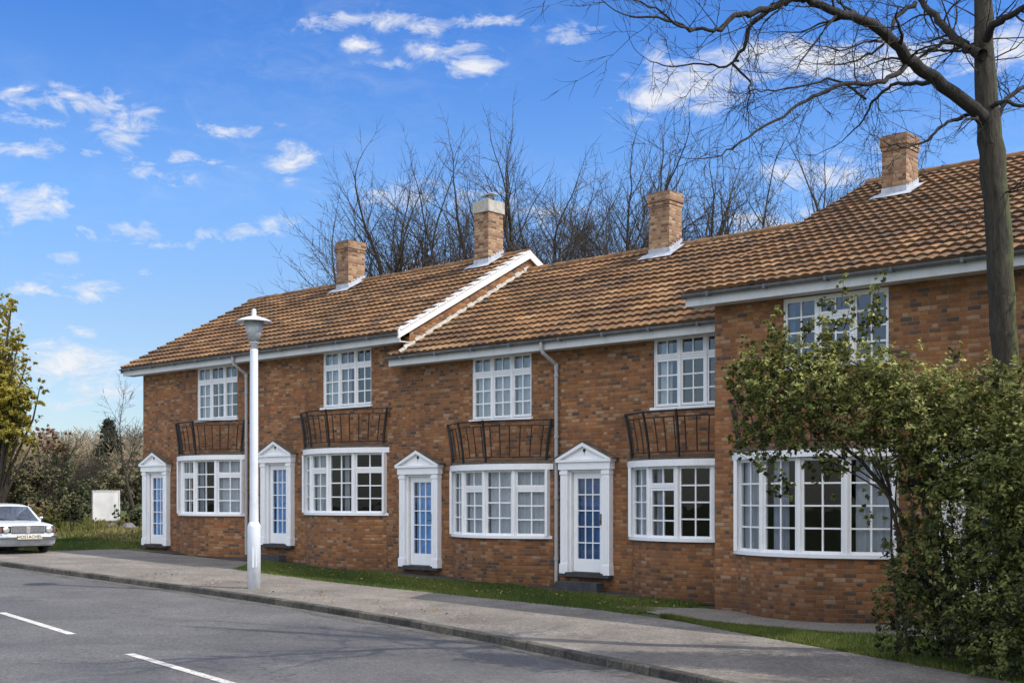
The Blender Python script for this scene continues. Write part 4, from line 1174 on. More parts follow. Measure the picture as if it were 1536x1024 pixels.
# ------------------------------------------------------------------ big roadside tree at right
def big_tree():
    rn = random.Random(41); YT = 15.6
    b = at(1524, 750, YT); z0 = GW(b.x, b.y)
    E = empty('bare_tree', (b.x, b.y, z0), 'large bare tree with mossy trunk rising from the shrub at right', 'tree')
    k = FPX / YT
    tr = [(1524, 950, 25), (1519, 860, 22.5), (1514, 700, 21), (1509, 560, 20.5), (1503, 450, 20.5), (1497, 330, 20), (1488, 230, 20), (1481, 165, 18), (1477, 90, 15.5), (1474, 0, 14), (1470, -110, 12), (1478, -240, 9), (1474, -380, 6), (1480, -520, 3)]
    tp = [at(x, y, YT + .02 * i) for i, (x, y, r) in enumerate(tr)]; tp.insert(0, Vector((b.x, b.y, z0 - .3)))
    trr = [r * .93 / k for _, _, r in tr]; trr.insert(0, .27)
    # resample with slight wobble
    mb = MB(); P = []; R = []
    for i in range(len(tp) - 1):
        for f in (0, .33, .66):
            P.append(tp[i].lerp(tp[i + 1], f) + Vector((rn.uniform(-.012, .012), rn.uniform(-.012, .012), 0))); R.append((trr[i] + (trr[i + 1] - trr[i]) * f) * rn.uniform(.96, 1.05))
    mb.tube(P, R, 16)
    mb.build('trunk', M['bark'], E, smooth=True)
    limbs = [   # pixel polyline with radius px, depth start -> end
        ([(1478, 180), (1460, 165), (1400, 115), (1362, 88), (1335, 55), (1295, 32), (1255, 18), (1206, -4), (1150, -40), (1090, -60)], 12, 3.5, 0, -2.2),
        ([(1476, 82), (1452, 72), (1425, 50), (1402, 25), (1382, 3), (1350, -40), (1300, -90), (1240, -150)], 8.5, 2.5, 0, 1.5),
        ([(1455, 75), (1430, 62), (1400, 72), (1376, 88), (1360, 95)], 4.5, 1.5, 0, .4),
        ([(1375, 5), (1345, 25), (1330, 60), (1300, 85), (1270, 95)], 4, 1, 0, -.8),
        ([(1362, 92), (1345, 112), (1318, 122), (1250, 132), (1210, 150), (1160, 180), (1110, 215), (1075, 235)], 4.6, .9, -.6, -2.6),
        ([(1400, 120), (1365, 125), (1340, 130), (1310, 150), (1295, 180), (1270, 205)], 4.2, .9, -.3, .9),
        ([(1462, 165), (1440, 178), (1415, 188), (1392, 210), (1360, 222), (1330, 215)], 3.6, .9, 0, -1),
        ([(1335, 55), (1318, 62), (1300, 60), (1270, 75), (1235, 70)], 2.6, .7, -.5, -1.8),
        ([(1206, -4), (1180, 2), (1140, 18), (1110, 22), (1088, 36), (1073, 45), (1045, 45), (1000, 30), (945, 25)], 5.5, 1.1, -1.6, -2.8),
        ([(1180, 0), (1150, 18), (1122, 45), (1115, 75), (1100, 95), (1122, 122), (1125, 142)], 4.4, 1, -1.6, -1.4),
        ([(1045, 46), (1020, 40), (985, 12), (940, -2)], 2.4, .7, -2.6, -3.4),
        ([(1108, 92), (1080, 100), (1040, 95), (1000, 100), (975, 92)], 1.9, .6, -1.5, -2.4),
        ([(1300, 150), (1250, 120), (1210, 128), (1150, 135), (1120, 140)], 2.2, .7, -.4, -1),
        ([(1488, 215), (1500, 165), (1520, 140), (1560, 120), (1620, 90)], 5.5, 2, 0, .8),
        ([(1478, 60), (1490, 40), (1515, 22), (1550, 5), (1620, -40)], 7.5, 2.5, 0, -1),
        ([(1492, 158), (1520, 155), (1560, 165), (1600, 175)], 4, 1.2, 0, -1.2),
        ([(1470, -60), (1430, -120), (1380, -200), (1320, -290)], 6, 1.5, 0, .6),
        ([(1476, -160), (1520, -220), (1580, -300)], 5, 1.5, 0, .8)]
    out = []; cfg = dict(seg=.10, wig=.40, up=(0, .01, .03, .03), max=3, n=[4, 3, 3], ang=(22, 58), len=(.45, .75), taper=.35, rmin=.0032)
    cfg['from'] = .18
    main = []
    for pl, r0, r1, y0, y1 in limbs:
        n = len(pl); P = []
        for i, (x, y) in enumerate(pl): P.append(at(x, y, YT + y0 + (y1 - y0) * i / (n - 1)))
        Q = []; 
        for i in range(n - 1):
            a = P[max(i - 1, 0)]; b_, c = P[i], P[i + 1]; d = P[min(i + 2, n - 1)]
            for f in (0, .25, .5, .75):
                Q.append(.5 * ((2 * b_) + (c - a) * f + (2 * a - 5 * b_ + 4 * c - d) * f * f + (3 * b_ - a - 3 * c + d) * f ** 3) + Vector((rn.gauss(0, .01), rn.gauss(0, .02), rn.gauss(0, .012))))
        Q.append(P[-1]); m = len(Q)
        rs = [(r0 + (r1 - r0) * (i / (m - 1)) ** .8) / k for i in range(m)]
        main.append((Q, rs, 0))
        tot = sum((Q[i + 1] - Q[i]).length for i in range(m - 1)); s = 0
        nb = int(tot * 5.0); 
        for j in range(nb):
            f = rn.uniform(.1, 1); i = min(int(f * (m - 1)), m - 2); dd = (Q[i + 1] - Q[i]).normalized()
            an = rad(rn.uniform(22, 62)); cd = dd * math.cos(an) + perp(dd, rn) * math.sin(an); cd.y *= .8
            grow(out, Q[i].lerp(Q[i + 1], rn.random()), cd, rn.uniform(.35, 1.0) * (1 if rs[i] > .012 else .7), max(.0045, rs[i] * rn.uniform(.22, .4)), 1, cfg, rn)
        grow(out, Q[-1], (Q[-1] - Q[-2]), .9, rs[-1], 1, cfg, rn)
    for j in range(26):                       # small shoots on the bole and leader
        i = rn.randrange(18, len(tp) * 3 - 6); i = min(i, len(tp) * 3 - 6)
        f = i / 3; i0 = min(int(f), len(tp) - 2); q = tp[i0].lerp(tp[i0 + 1], f - i0); d = perp(Vector((0, 0, 1)), rn) + Vector((0, 0, .25))
        grow(out, q, d, rn.uniform(.7, 1.6), .012, 1, cfg, rn)
    tubes(main, lambda r: 10 if r > .04 else 7).build('limb', M['bark_limb'], E, smooth=True)
    tubes(out, lambda r: 5 if r > .012 else 3).build('twigs', M['bark_limb'], E, smooth=True)
big_tree()
# a second bare roadside tree, out of the picture to the right, whose branches shade the road
bare_tree(CX + 9.2 / 12.2 * FPX, -180, 12.2, 77, 'bare roadside tree beyond the right edge that shades the road', 0, 1.5, 2, .3, None, 'tree', 'bark', 1.2, 1.2)

bare_tree(CX + 10.6 / 11.0 * FPX, -240, 11.0, 78, 'second bare tree added farther beyond the right edge to deepen the shade', 0, 1.8, 3, .25, None, 'tree', 'bark', 1.2, 1.3)  # unseen tree added to thicken the branch shadows
# ------------------------------------------------------------------ the big shrub and an added one out of view
def shrub(name, label, cat, base, clumps, leafmat, size, dens, seed, stems=(), stemr=.03, group=None, hollow=.3, aspect=1.9, twig=14):
    rn = np.random.default_rng(seed); pr = random.Random(seed)
    E = empty(name, base, label, cat, group)
    P, O, Tn = [], [], []
    for c, r, w in clumps:
        n = int(dens * w * (r[0] * r[1] * r[2]) ** (2 / 3)); p, o, t = blob(c, r, n, rn, hollow, twig); P.append(p); O.append(o); Tn.append(t)
    P = np.concatenate(P); O = np.concatenate(O); t = np.concatenate(Tn)
    gzv = gz(P[:, 0] * RV[0] + P[:, 1] * RV[1], P[:, 0] * NV[0] + P[:, 1] * NV[1] - DB)
    kk = P[:, 2] > gzv + .03; P, O, t = P[kk], O[kk], t[kk]
    zlo, zhi = P[:, 2].min(), P[:, 2].max()
    tone = -.10 + .50 * t + .30 * rn.random(len(t)) * (O[:, 2] * .35 + .75) + .14 * O[:, 2] + .34 * ((P[:, 2] - zlo) / max(.1, zhi - zlo))  # shade painted into leaf tone: darker low down and on downward sides
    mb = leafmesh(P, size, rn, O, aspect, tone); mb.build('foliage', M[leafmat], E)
    if stems:
        out = []
        for pts, r in stems:
            out.append((pts, [r * (1 - .75 * i / (len(pts) - 1)) for i in range(len(pts))], 0))
        tubes(out, lambda r: 7).build('stems', M['stem'], E, smooth=True)
    return E
rn = random.Random(5)
CL = []
for x, y, rx, ry, Y, w in [(1122, 572, 34, 38, 15.3, .9), (1150, 545, 48, 26, 15.2, 1), (1112, 632, 22, 48, 15.4, .55), (1200, 530, 55, 30, 15.2, .9), (1262, 503, 34, 28, 15.0, .75), (1262, 470, 14, 26, 15.0, .4), (1308, 500, 10, 34, 15, .35),
                        (1185, 590, 70, 44, 15, 1), (1240, 575, 80, 48, 14.8, 1), (1165, 640, 46, 42, 15, .8), (1212, 652, 60, 34, 15, .6), (1310, 560, 70, 46, 14.8, 1), (1300, 620, 80, 46, 14.8, 1), (1262, 690, 46, 26, 15, .35), (1160, 700, 36, 22, 15.2, .3), (1185, 745, 8, 26, 15.2, .3), (1238, 730, 14, 30, 15.1, .3),
                        (1390, 590, 80, 44, 14.6, 1), (1380, 640, 80, 60, 14.6, 1), (1460, 610, 70, 50, 14.4, 1), (1520, 590, 50, 50, 14.2, 1), (1450, 680, 90, 70, 14.4, 1.1), (1370, 705, 50, 40, 14.8, .8), (1305, 760, 20, 26, 15, .35),
                        (1530, 690, 70, 90, 14, 1), (1470, 770, 80, 80, 14.2, 1), (1400, 770, 40, 50, 14.6, .7), (1540, 800, 70, 90, 13.8, 1), (1440, 850, 70, 70, 14.4, .8), (1352, 795, 30, 40, 15, .6), (1400, 830, 50, 60, 14.8, 1), (1372, 880, 42, 44, 15, .9), (1362, 850, 34, 46, 15, .6), (1420, 700, 60, 60, 14.6, 1), (1355, 915, 40, 40, 15.2, .55), (1385, 930, 52, 48, 15, .9), (1345, 955, 36, 26, 15.2, .6), (1450, 920, 70, 60, 14.5, 1), (1520, 910, 80, 80, 13.9, 1), (1560, 980, 90, 50, 13.5, 1), (1480, 970, 60, 30, 14.2, .7), (1600, 700, 90, 140, 13.6, 1), (1620, 880, 90, 120, 13.4, 1)]:
    c = at(x, y, Y); k = Y / FPX; CL.append((tuple(c), (rx * k, (rx + ry) * .5 * k * 1.15, ry * k), w * (.95 if y > 740 else 1)))
STM = []
def stem(pl, r):
    P = []
    for i in range(len(pl) - 1):
        for f in (0, .5):
            (x0, y0, d0), (x1, y1, d1) = pl[i], pl[i + 1]
            P.append(at(x0 + (x1 - x0) * f + rn.uniform(-3, 3), y0 + (y1 - y0) * f + rn.uniform(-3, 3), d0 + (d1 - d0) * f))
    x, y, d = pl[-1]; P.append(at(x, y, d)); STM.append((P, r))
stem([(1455, 985, 14.9), (1400, 850, 14.9), (1345, 765, 14.9), (1290, 690, 15), (1225, 640, 15), (1150, 590, 15.2)], .040)
stem([(1450, 985, 14.9), (1370, 850, 15), (1338, 760, 15), (1322, 680, 15), (1300, 590, 15)], .034)
stem([(1460, 985, 14.8), (1420, 840, 14.7), (1380, 740, 14.7), (1340, 660, 14.7)], .040)
stem([(1352, 975, 15.1), (1340, 860, 15.1), (1336, 780, 15.1), (1330, 700, 15)], .026)
stem([(1362, 975, 15.1), (1352, 860, 15), (1345, 750, 15), (1350, 660, 14.9)], .022)
for i in range(16):
    x = rn.uniform(1330, 1560); stem([(1440 + (x - 1440) * .35 + rn.uniform(-20, 20), 985, 14.6), (1440 + (x - 1440) * .7, 850, 14.6), (x, 740, 14.5), (x + rn.uniform(-60, 10), 620, 14.5)], rn.uniform(.012, .026))
for i in range(8):
    x = rn.uniform(1120, 1340); y = rn.uniform(560, 740); stem([(1335, 740, 15), (x * .5 + 1335 * .5, 690 - rn.uniform(0, 40), 15), (x, y, 15.1)], rn.uniform(.007, .014))
prs = random.Random(15)
for i in range(120):                       # leafy shoots breaking the outline
    c, r, w = CL[prs.randrange(0, 22)] if i < 85 else prs.choice(CL)
    d = Vector((prs.gauss(0, 1), prs.gauss(0, .8), abs(prs.gauss(.35, .8)))).normalized(); c = Vector(c)
    e0 = c + Vector((d.x * r[0], d.y * r[1], d.z * r[2])) * .8; L = prs.uniform(.12, .38); e1 = e0 + (d + Vector((0, 0, .35))).normalized() * L
    STM.append(([c.lerp(e0, .5), e0, e0.lerp(e1, .5), e1], .006))
    for f in (.35, .65, .9): CL.append((tuple(e0.lerp(e1, f)), (.075, .075, .075), .55))
b = at(1450, 985, 14.8); b.z = GW(b.x, b.y)
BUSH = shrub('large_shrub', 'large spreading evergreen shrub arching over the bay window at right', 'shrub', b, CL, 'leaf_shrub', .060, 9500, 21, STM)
# unseen shrub added beyond the frame to shade the right-hand pavement
c = Vector((8.3, 13.2, 0)); z = GW(c.x, c.y)
shrub('shrub', 'dense unseen shrub added beyond the right edge to shade the pavement', 'shrub', (c.x, c.y, z), [((8.1, 13.0, z + 1.6), (1.3, 1.4, 1.9), 1), ((9.4, 12.2, z + 1.5), (1.3, 1.3, 1.7), 1), ((8.0, 11.6, z + .9), (.9, .9, 1.1), 1), ((7.75, 14.0, z + 3.6), (1.2, 1.5, 1.3), .55), ((8.4, 14.6, z + 5.0), (1.3, 1.4, 1.3), .45), ((8.0, 14.6, z + 2.2), (1.2, 1.2, 1.4), 1), ((8.2, 12.4, z + 3.4), (1.0, 1.2, 1.0), .7)], 'leaf_shrub', .08, 2200, 23)

# ------------------------------------------------------------------ left background
def leafy_tree(px, Y, clumps, mat, size, dens, seed, label, name='leafy_tree', bark='bark_far', trunk_r=.12, group=None, hollow=.2, cat='tree'):
    """clumps in picture survey units at depth Y (+dy)"""
    b = at(px, 750, Y); z0 = GW(b.x, b.y); k = Y / FPX; cl = []; st = []
    pr = random.Random(seed)
    for x, y, rx, ry, dy, w in clumps:
        c = at(x, y, Y + dy); cl.append((tuple(c), (rx * k, (rx + ry) * .5 * k, ry * k), w))
        P = [Vector((b.x, b.y, z0 - .1)), Vector((b.x, b.y, z0)).lerp(c, .4) + Vector((0, 0, .4)), Vector((b.x, b.y, z0)).lerp(c, .75) + Vector((pr.uniform(-.2, .2), 0, .2)), c]
        st.append((P, trunk_r * pr.uniform(.4, .8)))
    return shrub(name, label, cat, (b.x, b.y, z0), cl, mat, size, dens, seed, st, hollow=hollow, group=group)
leafy_tree(-12, 43, [(-10, 470, 30, 30, 0, .6), (5, 520, 28, 26, 0, .7), (-5, 575, 38, 36, 0, 1), (22, 590, 26, 24, -.5, .7), (2, 640, 36, 34, 0, 1), (30, 640, 24, 22, -.5, .6), (-30, 600, 60, 110, 1, 1), (-5, 690, 30, 24, .5, .7), (48, 600, 16, 14, -.5, .6), (60, 580, 14, 10, -.5, .4), (40, 545, 14, 12, -.4, .5), (18, 450, 14, 16, -.2, .45), (30, 505, 14, 12, -.4, .5), (48, 665, 16, 14, -.3, .6), (10, 610, 40, 30, -.4, 1), (-60, 540, 60, 80, 1, 1)],
           'leaf_yellow', .17, 2600, 31, 'yellow green leafy tree at the left edge above the car')
leafy_tree(70, 48, [(70, 660, 36, 18, 0, .7), (95, 650, 28, 10, 0, .35), (50, 645, 22, 22, 0, .5), (85, 672, 28, 16, 0, .7)], 'leaf_red', .13, 900, 33, 'sparse tree with reddish leaves leaning right beside the yellow green tree', trunk_r=.07)
leafy_tree(20, 46, [(5, 728, 40, 26, 0, 1), (45, 712, 38, 26, 0, 1), (30, 748, 46, 22, 0, 1), (-30, 735, 40, 36, 0, 1)], 'leaf_olive', .15, 2700, 34, 'dark grey green bush directly behind the car', 'evergreen_bush', cat='bush', trunk_r=.04)
leafy_tree(95, 50, [(90, 700, 22, 28, 0, .9), (82, 728, 34, 28, 0, 1), (110, 740, 26, 24, 0, 1), (96, 676, 12, 14, 0, .6), (90, 760, 40, 20, 0, 1), (115, 765, 24, 16, 0, 1)], 'leaf_dark', .15, 2700, 35, 'tallest evergreen bush between the car and the white board', 'evergreen_bush', cat='bush', trunk_r=.04)
leafy_tree(108, 44, [(98, 752, 26, 20, 0, 1), (118, 764, 16, 12, 0, .8)], 'leaf_olive', .12, 2100, 38, 'loose olive bush just left of the white board', 'evergreen_bush', cat='bush', trunk_r=.04)
leafy_tree(196, 62, [(192, 715, 32, 26, 0, .6), (205, 690, 26, 20, 0, .4), (180, 738, 40, 24, 0, .8), (225, 725, 40, 36, 0, .8), (160, 728, 22, 20, 0, .5)], 'leaf_olive', .20, 1500, 36, 'olive green bushy tree behind the white board beside the end house', trunk_r=.1)
leafy_tree(198, 45, [(190, 772, 18, 14, 0, 1), (205, 778, 14, 14, 0, 1), (222, 770, 18, 18, 0, 1)], 'leaf_dark', .11, 2700, 37, 'low dark bush between the white board and the end house', 'evergreen_bush', cat='bush')
leafy_tree(70, 39.5, [(58, 770, 18, 15, 0, 1), (76, 775, 17, 17, 0, 1), (66, 786, 26, 12, 0, 1), (40, 775, 20, 16, .5, 1)], 'leaf_flower', .085, 5200, 39, 'bright yellow green shrub with pink blossom behind the car wing', 'flowering_shrub', cat='shrub', trunk_r=.03)
bare_tree(207, 562, 58, 301, 'thin pale bare tree rising beside the gable of the end house', -.35, .8, 1, .35, None, 'tree', 'bark_far', .8, .8)
bare_tree(60, 628, 47, 302, 'small bare reddish tree leaning beside the yellow green tree', .8, 1.3, 2, .3, None, 'tree', 'bark_far', .8, .6)
bare_tree(128, 660, 70, 303, 'bare grey brown tree in front of the far wood above the white board', 0, 1.4, 3, .25, None, 'tree', 'bark_far', .9, 1)
# conifer: tiers of drooping sprays
def conifer(px, topy, Y, seed):
    rn = np.random.default_rng(seed); b = at(px, 750, Y); z0 = GW(b.x, b.y); zt = EYE + (HY - topy) / FPX * Y
    E = empty('conifer', (b.x, b.y, z0), 'dark pointed conifer standing above the far wood', 'tree')
    P = []; O = []
    H = zt - z0
    for i in range(26):
        f = i / 26; z = z0 + H * (.15 + .85 * f); R = (1 - f) * H * .40 + .15
        for a in rn.uniform(0, 6.28, 7 if f < .8 else 4):
            m = 22; t = rn.random(m) ** .7
            r_ = R * rn.uniform(.7, 1.15)
            P.append(np.stack([b.x + np.cos(a) * t * r_ + rn.normal(0, .12, m), b.y + np.sin(a) * t * r_ + rn.normal(0, .12, m), z - t * r_ * .22 + rn.normal(0, .09, m)], 1))
            O.append(np.tile([np.cos(a), np.sin(a), .4], (m, 1)))
    P = np.concatenate(P); O = np.concatenate(O)
    leafmesh(P, .42, rn, O, 2.6, rn.random(len(P))).build('foliage', M['leaf_conifer'], E)
    mb = MB(); mb.tube([(b.x, b.y, z0 - .2), (b.x, b.y, zt)], [.22, .02], 7); mb.build('trunk', M['bark_far'], E)
conifer(164, 628, 88, 5)
# far wood as one mass of twigs and young leaves
def far_wood():
    rn = np.random.default_rng(9); P = []; Tn = []; Sz = []
    for i in range(260):
        Y = rn.uniform(82, 150); x = rn.uniform(-130, 470)
        b = at(x, 750, Y); z0 = GW(b.x, b.y); H = rn.uniform(3.6, 6.0) * (Y / 105) ** .5
        w = H * rn.uniform(.34, .5); n = 800
        d = rn.normal(0, 1, (n, 3)); d /= np.linalg.norm(d, axis=1)[:, None]
        p = np.array([b.x, b.y, z0 + H * .56]) + d * (rn.random(n) ** .4)[:, None] * np.array([w, w, H * .46])
        P.append(p); green = rn.random() < .22
        Tn.append(np.clip((.12 if green else .62) + rn.normal(0, .17, n), 0, 1)); Sz.append(np.full(n, .30 if not green else .26))
    P = np.concatenate(P); Tn = np.concatenate(Tn); Sz = np.concatenate(Sz)
    rnv = rn
    n = len(P); up = np.tile([0, 0, 1.0], (n, 1)) + rn.normal(0, .8, (n, 3)); up /= np.linalg.norm(up, axis=1)[:, None]
    sd = rn.normal(0, 1, (n, 3)); sd -= up * (sd * up).sum(1)[:, None]; sd /= np.linalg.norm(sd, axis=1)[:, None]
    L = (Sz * rn.uniform(.6, 1.5, n))[:, None]; wd = (Sz * .11 * rn.uniform(.5, 1.4, n))[:, None]
    V = np.stack([P - up * L, P + sd * wd, P + up * L, P - sd * wd], 1).reshape(-1, 3)
    mb = MB(); mb.v = V.tolist(); mb.f = [(4 * i, 4 * i + 1, 4 * i + 2, 4 * i + 3) for i in range(n)]; mb.uv = [(0, 0)] * (4 * n); mb.tone = np.repeat(Tn, 4)
    o = mb.build('far_wood', M['wood_far']); tag(o, 'brown leafless wood closing the view at far left', 'wood', kind='stuff')
far_wood()

# white board, bench, stones, low plants
def white_board():
    c = onground(160, 783); k = FPX / c.y
    x0, x1 = (140 - CX) / k, (179 - CX) / k; z1 = EYE + (HY - 735) / k; z0 = c.z - .1
    E = empty('display_board', ((x0 + x1) / 2, c.y, c.z), 'blank white board in a thin frame standing on the grass', 'board')
    mb = MB(); mb.box((x0 + .04, c.y, z0 + .15), (x1 - .04, c.y + .05, z1 - .04)); mb.build('panel', M['white'], E)
    mb = MB(); mb.box((x0, c.y - .02, z0), (x0 + .04, c.y + .42, z1)); mb.box((x1 - .04, c.y - .02, z0), (x1, c.y + .07, z1)); mb.box((x0 + .04, c.y - .018, z1 - .04), (x1 - .04, c.y + .07, z1 - .002)); mb.build('frame', M['verge'], E)
    E.rotation_euler = (0, 0, rad(24))
    b = onground(130, 779); k = FPX / b.y; x0, x1 = (121 - CX) / k, (139 - CX) / k; zt = EYE + (HY - 757) / k
    E = empty('bench', ((x0 + x1) / 2, b.y + .9, b.z), 'low dark wooden bench end showing left of the white board', 'bench')
    wd = simple('dark_wood', (.05, .035, .025), .8, .4, 12, 0, .4)
    y = b.y + .9
    mb = MB(); mb.box((x0, y, zt - .07), (x1 + .5, y + .4, zt)); mb.build('seat', wd, E)
    for xx in (x0 + .08, x1 + .3): mb = MB(); mb.box((xx, y + .03, b.z - .2), (xx + .07, y + .37, zt - .071)); mb.build('leg', wd, E)
    mb = MB(); mb.obox((x1 - .1, y + .36, zt), (1, 0, 0), (0, 1, 0), (.35, 0, .94), -.1, .35, 0, .05, .0, .32); mb.build('backrest', M['concrete'], E)
white_board()
def rock(px, py, r, seed, label):
    p = onground(px, py); rn = random.Random(seed); mb = MB(); rings = []
    for i in range(7):
        t = math.pi * (i + .15) / 7.3 * .62; rr = []
        for j in range(10):
            a = 2 * math.pi * j / 10; q = r * (1 + rn.uniform(-.16, .16))
            rr.append((p.x + q * math.sin(t * 1.4) * math.cos(a) * 1.2, p.y + q * math.sin(t * 1.4) * math.sin(a), p.z - r * .1 + q * math.cos(t * 1.4) * .9))
        rings.append(rr)
    mb.loft(rings); mb.face(rings[0])
    tag(mb.build('rock', ROCK, org=tuple(p)), label, 'rock', 'rocks of the rockery by the end house')
ROCK = simple('rock', (.19, .18, .18), .9, .45, 4, 0, .8)
rock(170, 791, .22, 1, 'grey rock at the foot of the white board, left of two')
rock(195, 793, .26, 2, 'rounded grey rock nearest the end house')
rock(113, 784, .2, 4, 'dark low rock left of the white board')
for px, py, rx, ry, mt, sd, lab in [(152, 783, 15, 8, 'leaf_dark', 61, 'small dark plant in front of the white board'), (124, 783, 17, 8, 'leaf_dark', 62, 'small grey green plant left of the white board'), (103, 779, 8, 6, 'leaf_dark', 63, 'tiny dark plant near the flowering shrub'),
                                  (190, 784, 8, 7, 'leaf_flower', 64, 'yellow flowering plant growing by the rocks'), (145, 800, 24, 6, 'leaf_red', 65, 'reddish low plant in the long grass'), (185, 800, 20, 6, 'leaf_flower', 66, 'pink flowered low plant below the rocks'), (165, 797, 12, 7, 'leaf_flower', 67, 'yellow tuft in the middle of the long grass')]:
    c = onground(px, py + ry * .6); k = c.y / FPX; q = at(px, py, c.y)
    shrub('low_plant', lab, 'plant', tuple(c), [(tuple(q), (rx * k, rx * k * .7, ry * k), .7)], mt, .07, 1700, sd, group='low plants on the rockery', hollow=.1)

# grass blades
def blades(name, n, sampler, h, mat, seed, label, cat, wid=.007):
    rn = np.random.default_rng(seed); u, v = sampler(rn, n); z = gz(u, v) - .015
    x = u * RV[0] + (v + DB) * NV[0]; y = u * RV[1] + (v + DB) * NV[1]; n = len(u)
    a = rn.uniform(0, 6.28, n); le = rn.normal(0, .45, (n, 2)); hh = h * rn.uniform(.4, 1.3, n) * (1 + .5 * np.sin(u * 2.3 + v) * np.sin(v * 3.1 + u * .7))
    B = np.stack([x, y, z], 1); s = np.stack([np.cos(a), np.sin(a), 0 * a], 1) * wid
    T = B + np.stack([le[:, 0] * hh, le[:, 1] * hh, hh], 1)
    V = np.stack([B - s, B + s, T], 1).reshape(-1, 3)
    mb = MB(); mb.v = V.tolist(); mb.f = [(3 * i, 3 * i + 1, 3 * i + 2) for i in range(n)]; mb.uv = [(0, 0)] * (3 * n)
    mb.tone = np.repeat(np.clip(rn.normal(.45, .25, n) + .25 * np.sin(u * 1.1 + 2 * v), 0, 1), 3)
    return tag(mb.build(name, M[mat]), label, cat, kind='stuff')
def s_strip(rn, n):
    u = rn.uniform(-25.2, -12.2, n); f = rn.random(n)
    a = vb(u) - .03 + rn.normal(0, .05, n); b = -.55 + .1 * np.sin(u * 1.7)
    return u, a + (b - a) * f
blades('grass', 80000, s_strip, .055, 'grassblade', 1, 'mown grass strip between pavement and houses', 'grass')
def s_front(rn, n):
    u = rn.uniform(-11.6, -4.5, n); f = rn.random(n); a = vb(u) + .02; b = np.interp(u, [-13.1, -11.6, -4], [-2.15, -2.8, -2.8])
    v = a + (b - a) * f; k = b > a + .1; return u[k], v[k]
blades('grass', 45000, s_front, .06, 'grassblade', 2, 'grass patch in front of the nearest house under the shrub', 'grass')
def s_lawn(rn, n):
    u = rn.uniform(-42, -32.2, n); v = rn.uniform(-3.05, 2.2, n); return u, v
blades('grass', 45000, s_lawn, .07, 'grassblade', 3, 'lawn beside the gable of the end house', 'grass', .011)
def s_mead(rn, n):
    u = rn.uniform(-50, -33, n); v = rn.uniform(1.5, 16, n); return u, v
blades('long_grass', 60000, s_mead, .15, 'meadow', 4, 'yellowish long grass rising behind the lawn', 'grass', .03)
# scattered fallen leaves
rn_ = np.random.default_rng(12); u = rn_.uniform(-24, -12.3, 420); v = np.where(rn_.random(420) < .6, rn_.uniform(-2.2, -.8, 420), vk(u) + .2 + 1.2 * rn_.random(420))
P = np.array([tuple(W(a, b, G(a, b) + .03)) for a, b in zip(u, v)])
tag(leafmesh(P, .06, rn_, None, 1.5, None, 2.5).build('fallen_leaves', M['fallen']), 'scattered brown fallen leaves on grass and pavement', 'leaves', kind='stuff')

# ------------------------------------------------------------------ light, sky, camera
EL = rad(47); SX, SY = .963, -.27
sdir = Vector((SX * math.cos(EL), SY * math.cos(EL), math.sin(EL))).normalized()
sd = bpy.data.lights.new('sun', 'SUN'); sd.energy = 4.2; sd.angle = rad(.55); sd.color = (1, .93, .82)
so = bpy.data.objects.new('sun', sd); COL.objects.link(so); so.rotation_euler = sdir.to_track_quat('Z', 'Y').to_euler(); so.location = (30, -10, 40)
world = bpy.data.worlds.new('World'); sc.world = world; world.use_nodes = True
wt = world.node_tree; N = NT(wt); bg = wt.nodes['Background']
sky = N.n('ShaderNodeTexSky', sky_type='NISHITA'); sky.sun_disc = False; sky.sun_elevation = EL; sky.sun_rotation = math.atan2(SX, SY)
sky.air_density = 1.0; sky.dust_density = .6; sky.ozone_density = 2.0
gen = N.n('ShaderNodeTexCoord').outputs['Generated']
sp = N.n('ShaderNodeSeparateXYZ'); N.l(gen, sp.inputs[0])
az = N.math('ARCTAN2', sp.outputs[0], sp.outputs[1]); el = N.math('ARCSINE', sp.outputs[2])
# clouds: small fair weather patches placed by azimuth and elevation
CLD = [(500, 30, 50, 9, .8), (640, 28, 75, 12, 1), (745, 38, 40, 9, .7), (670, 78, 36, 12, 1), (712, 102, 26, 16, .95), (590, 102, 30, 7, .6), (540, 66, 28, 8, .55), (848, 52, 26, 12, .8), (890, 42, 26, 10, .5),
       (45, 160, 52, 10, .85), (130, 158, 36, 13, 1), (188, 205, 32, 24, 1), (212, 172, 26, 10, .8), (40, 190, 44, 8, .45), (35, 228, 50, 9, .8), (135, 232, 22, 8, .8), (235, 258, 38, 9, .9), (278, 226, 26, 9, .9), (318, 232, 16, 8, .7), (335, 190, 50, 6, .5), (425, 235, 26, 16, .8), (415, 218, 20, 6, .7),
       (40, 300, 48, 22, 1), (10, 325, 30, 16, .8), (240, 357, 50, 12, 1), (345, 342, 38, 11, .85), (412, 325, 30, 13, .85), (92, 388, 14, 11, .8), (122, 358, 24, 7, .7), (50, 436, 28, 8, .9), (128, 428, 42, 12, .95), (235, 412, 14, 5, .5), (112, 540, 70, 34, 1.1), (60, 545, 50, 26, .9), (138, 590, 54, 16, .9), (8, 488, 22, 11, 1), (90, 605, 40, 8, .6),
       (1030, 128, 66, 32, 1.5), (970, 148, 46, 22, 1.1), (1130, 98, 80, 22, 1.5), (1240, 98, 90, 22, 1.45), (1370, 88, 100, 22, 1.4), (1500, 80, 80, 28, 1.3), (1055, 165, 34, 20, .9), (640, 300, 110, 18, .4), (600, 400, 60, 10, .35), (800, 310, 70, 16, .6), (1250, 260, 90, 22, .7), (1150, 330, 80, 20, .6)]
wv = N.n('ShaderNodeTexNoise'); wv.inputs['Scale'].default_value = 13; wv.inputs['Detail'].default_value = 5; wv.inputs['Roughness'].default_value = .6; N.l(gen, wv.inputs['Vector'])
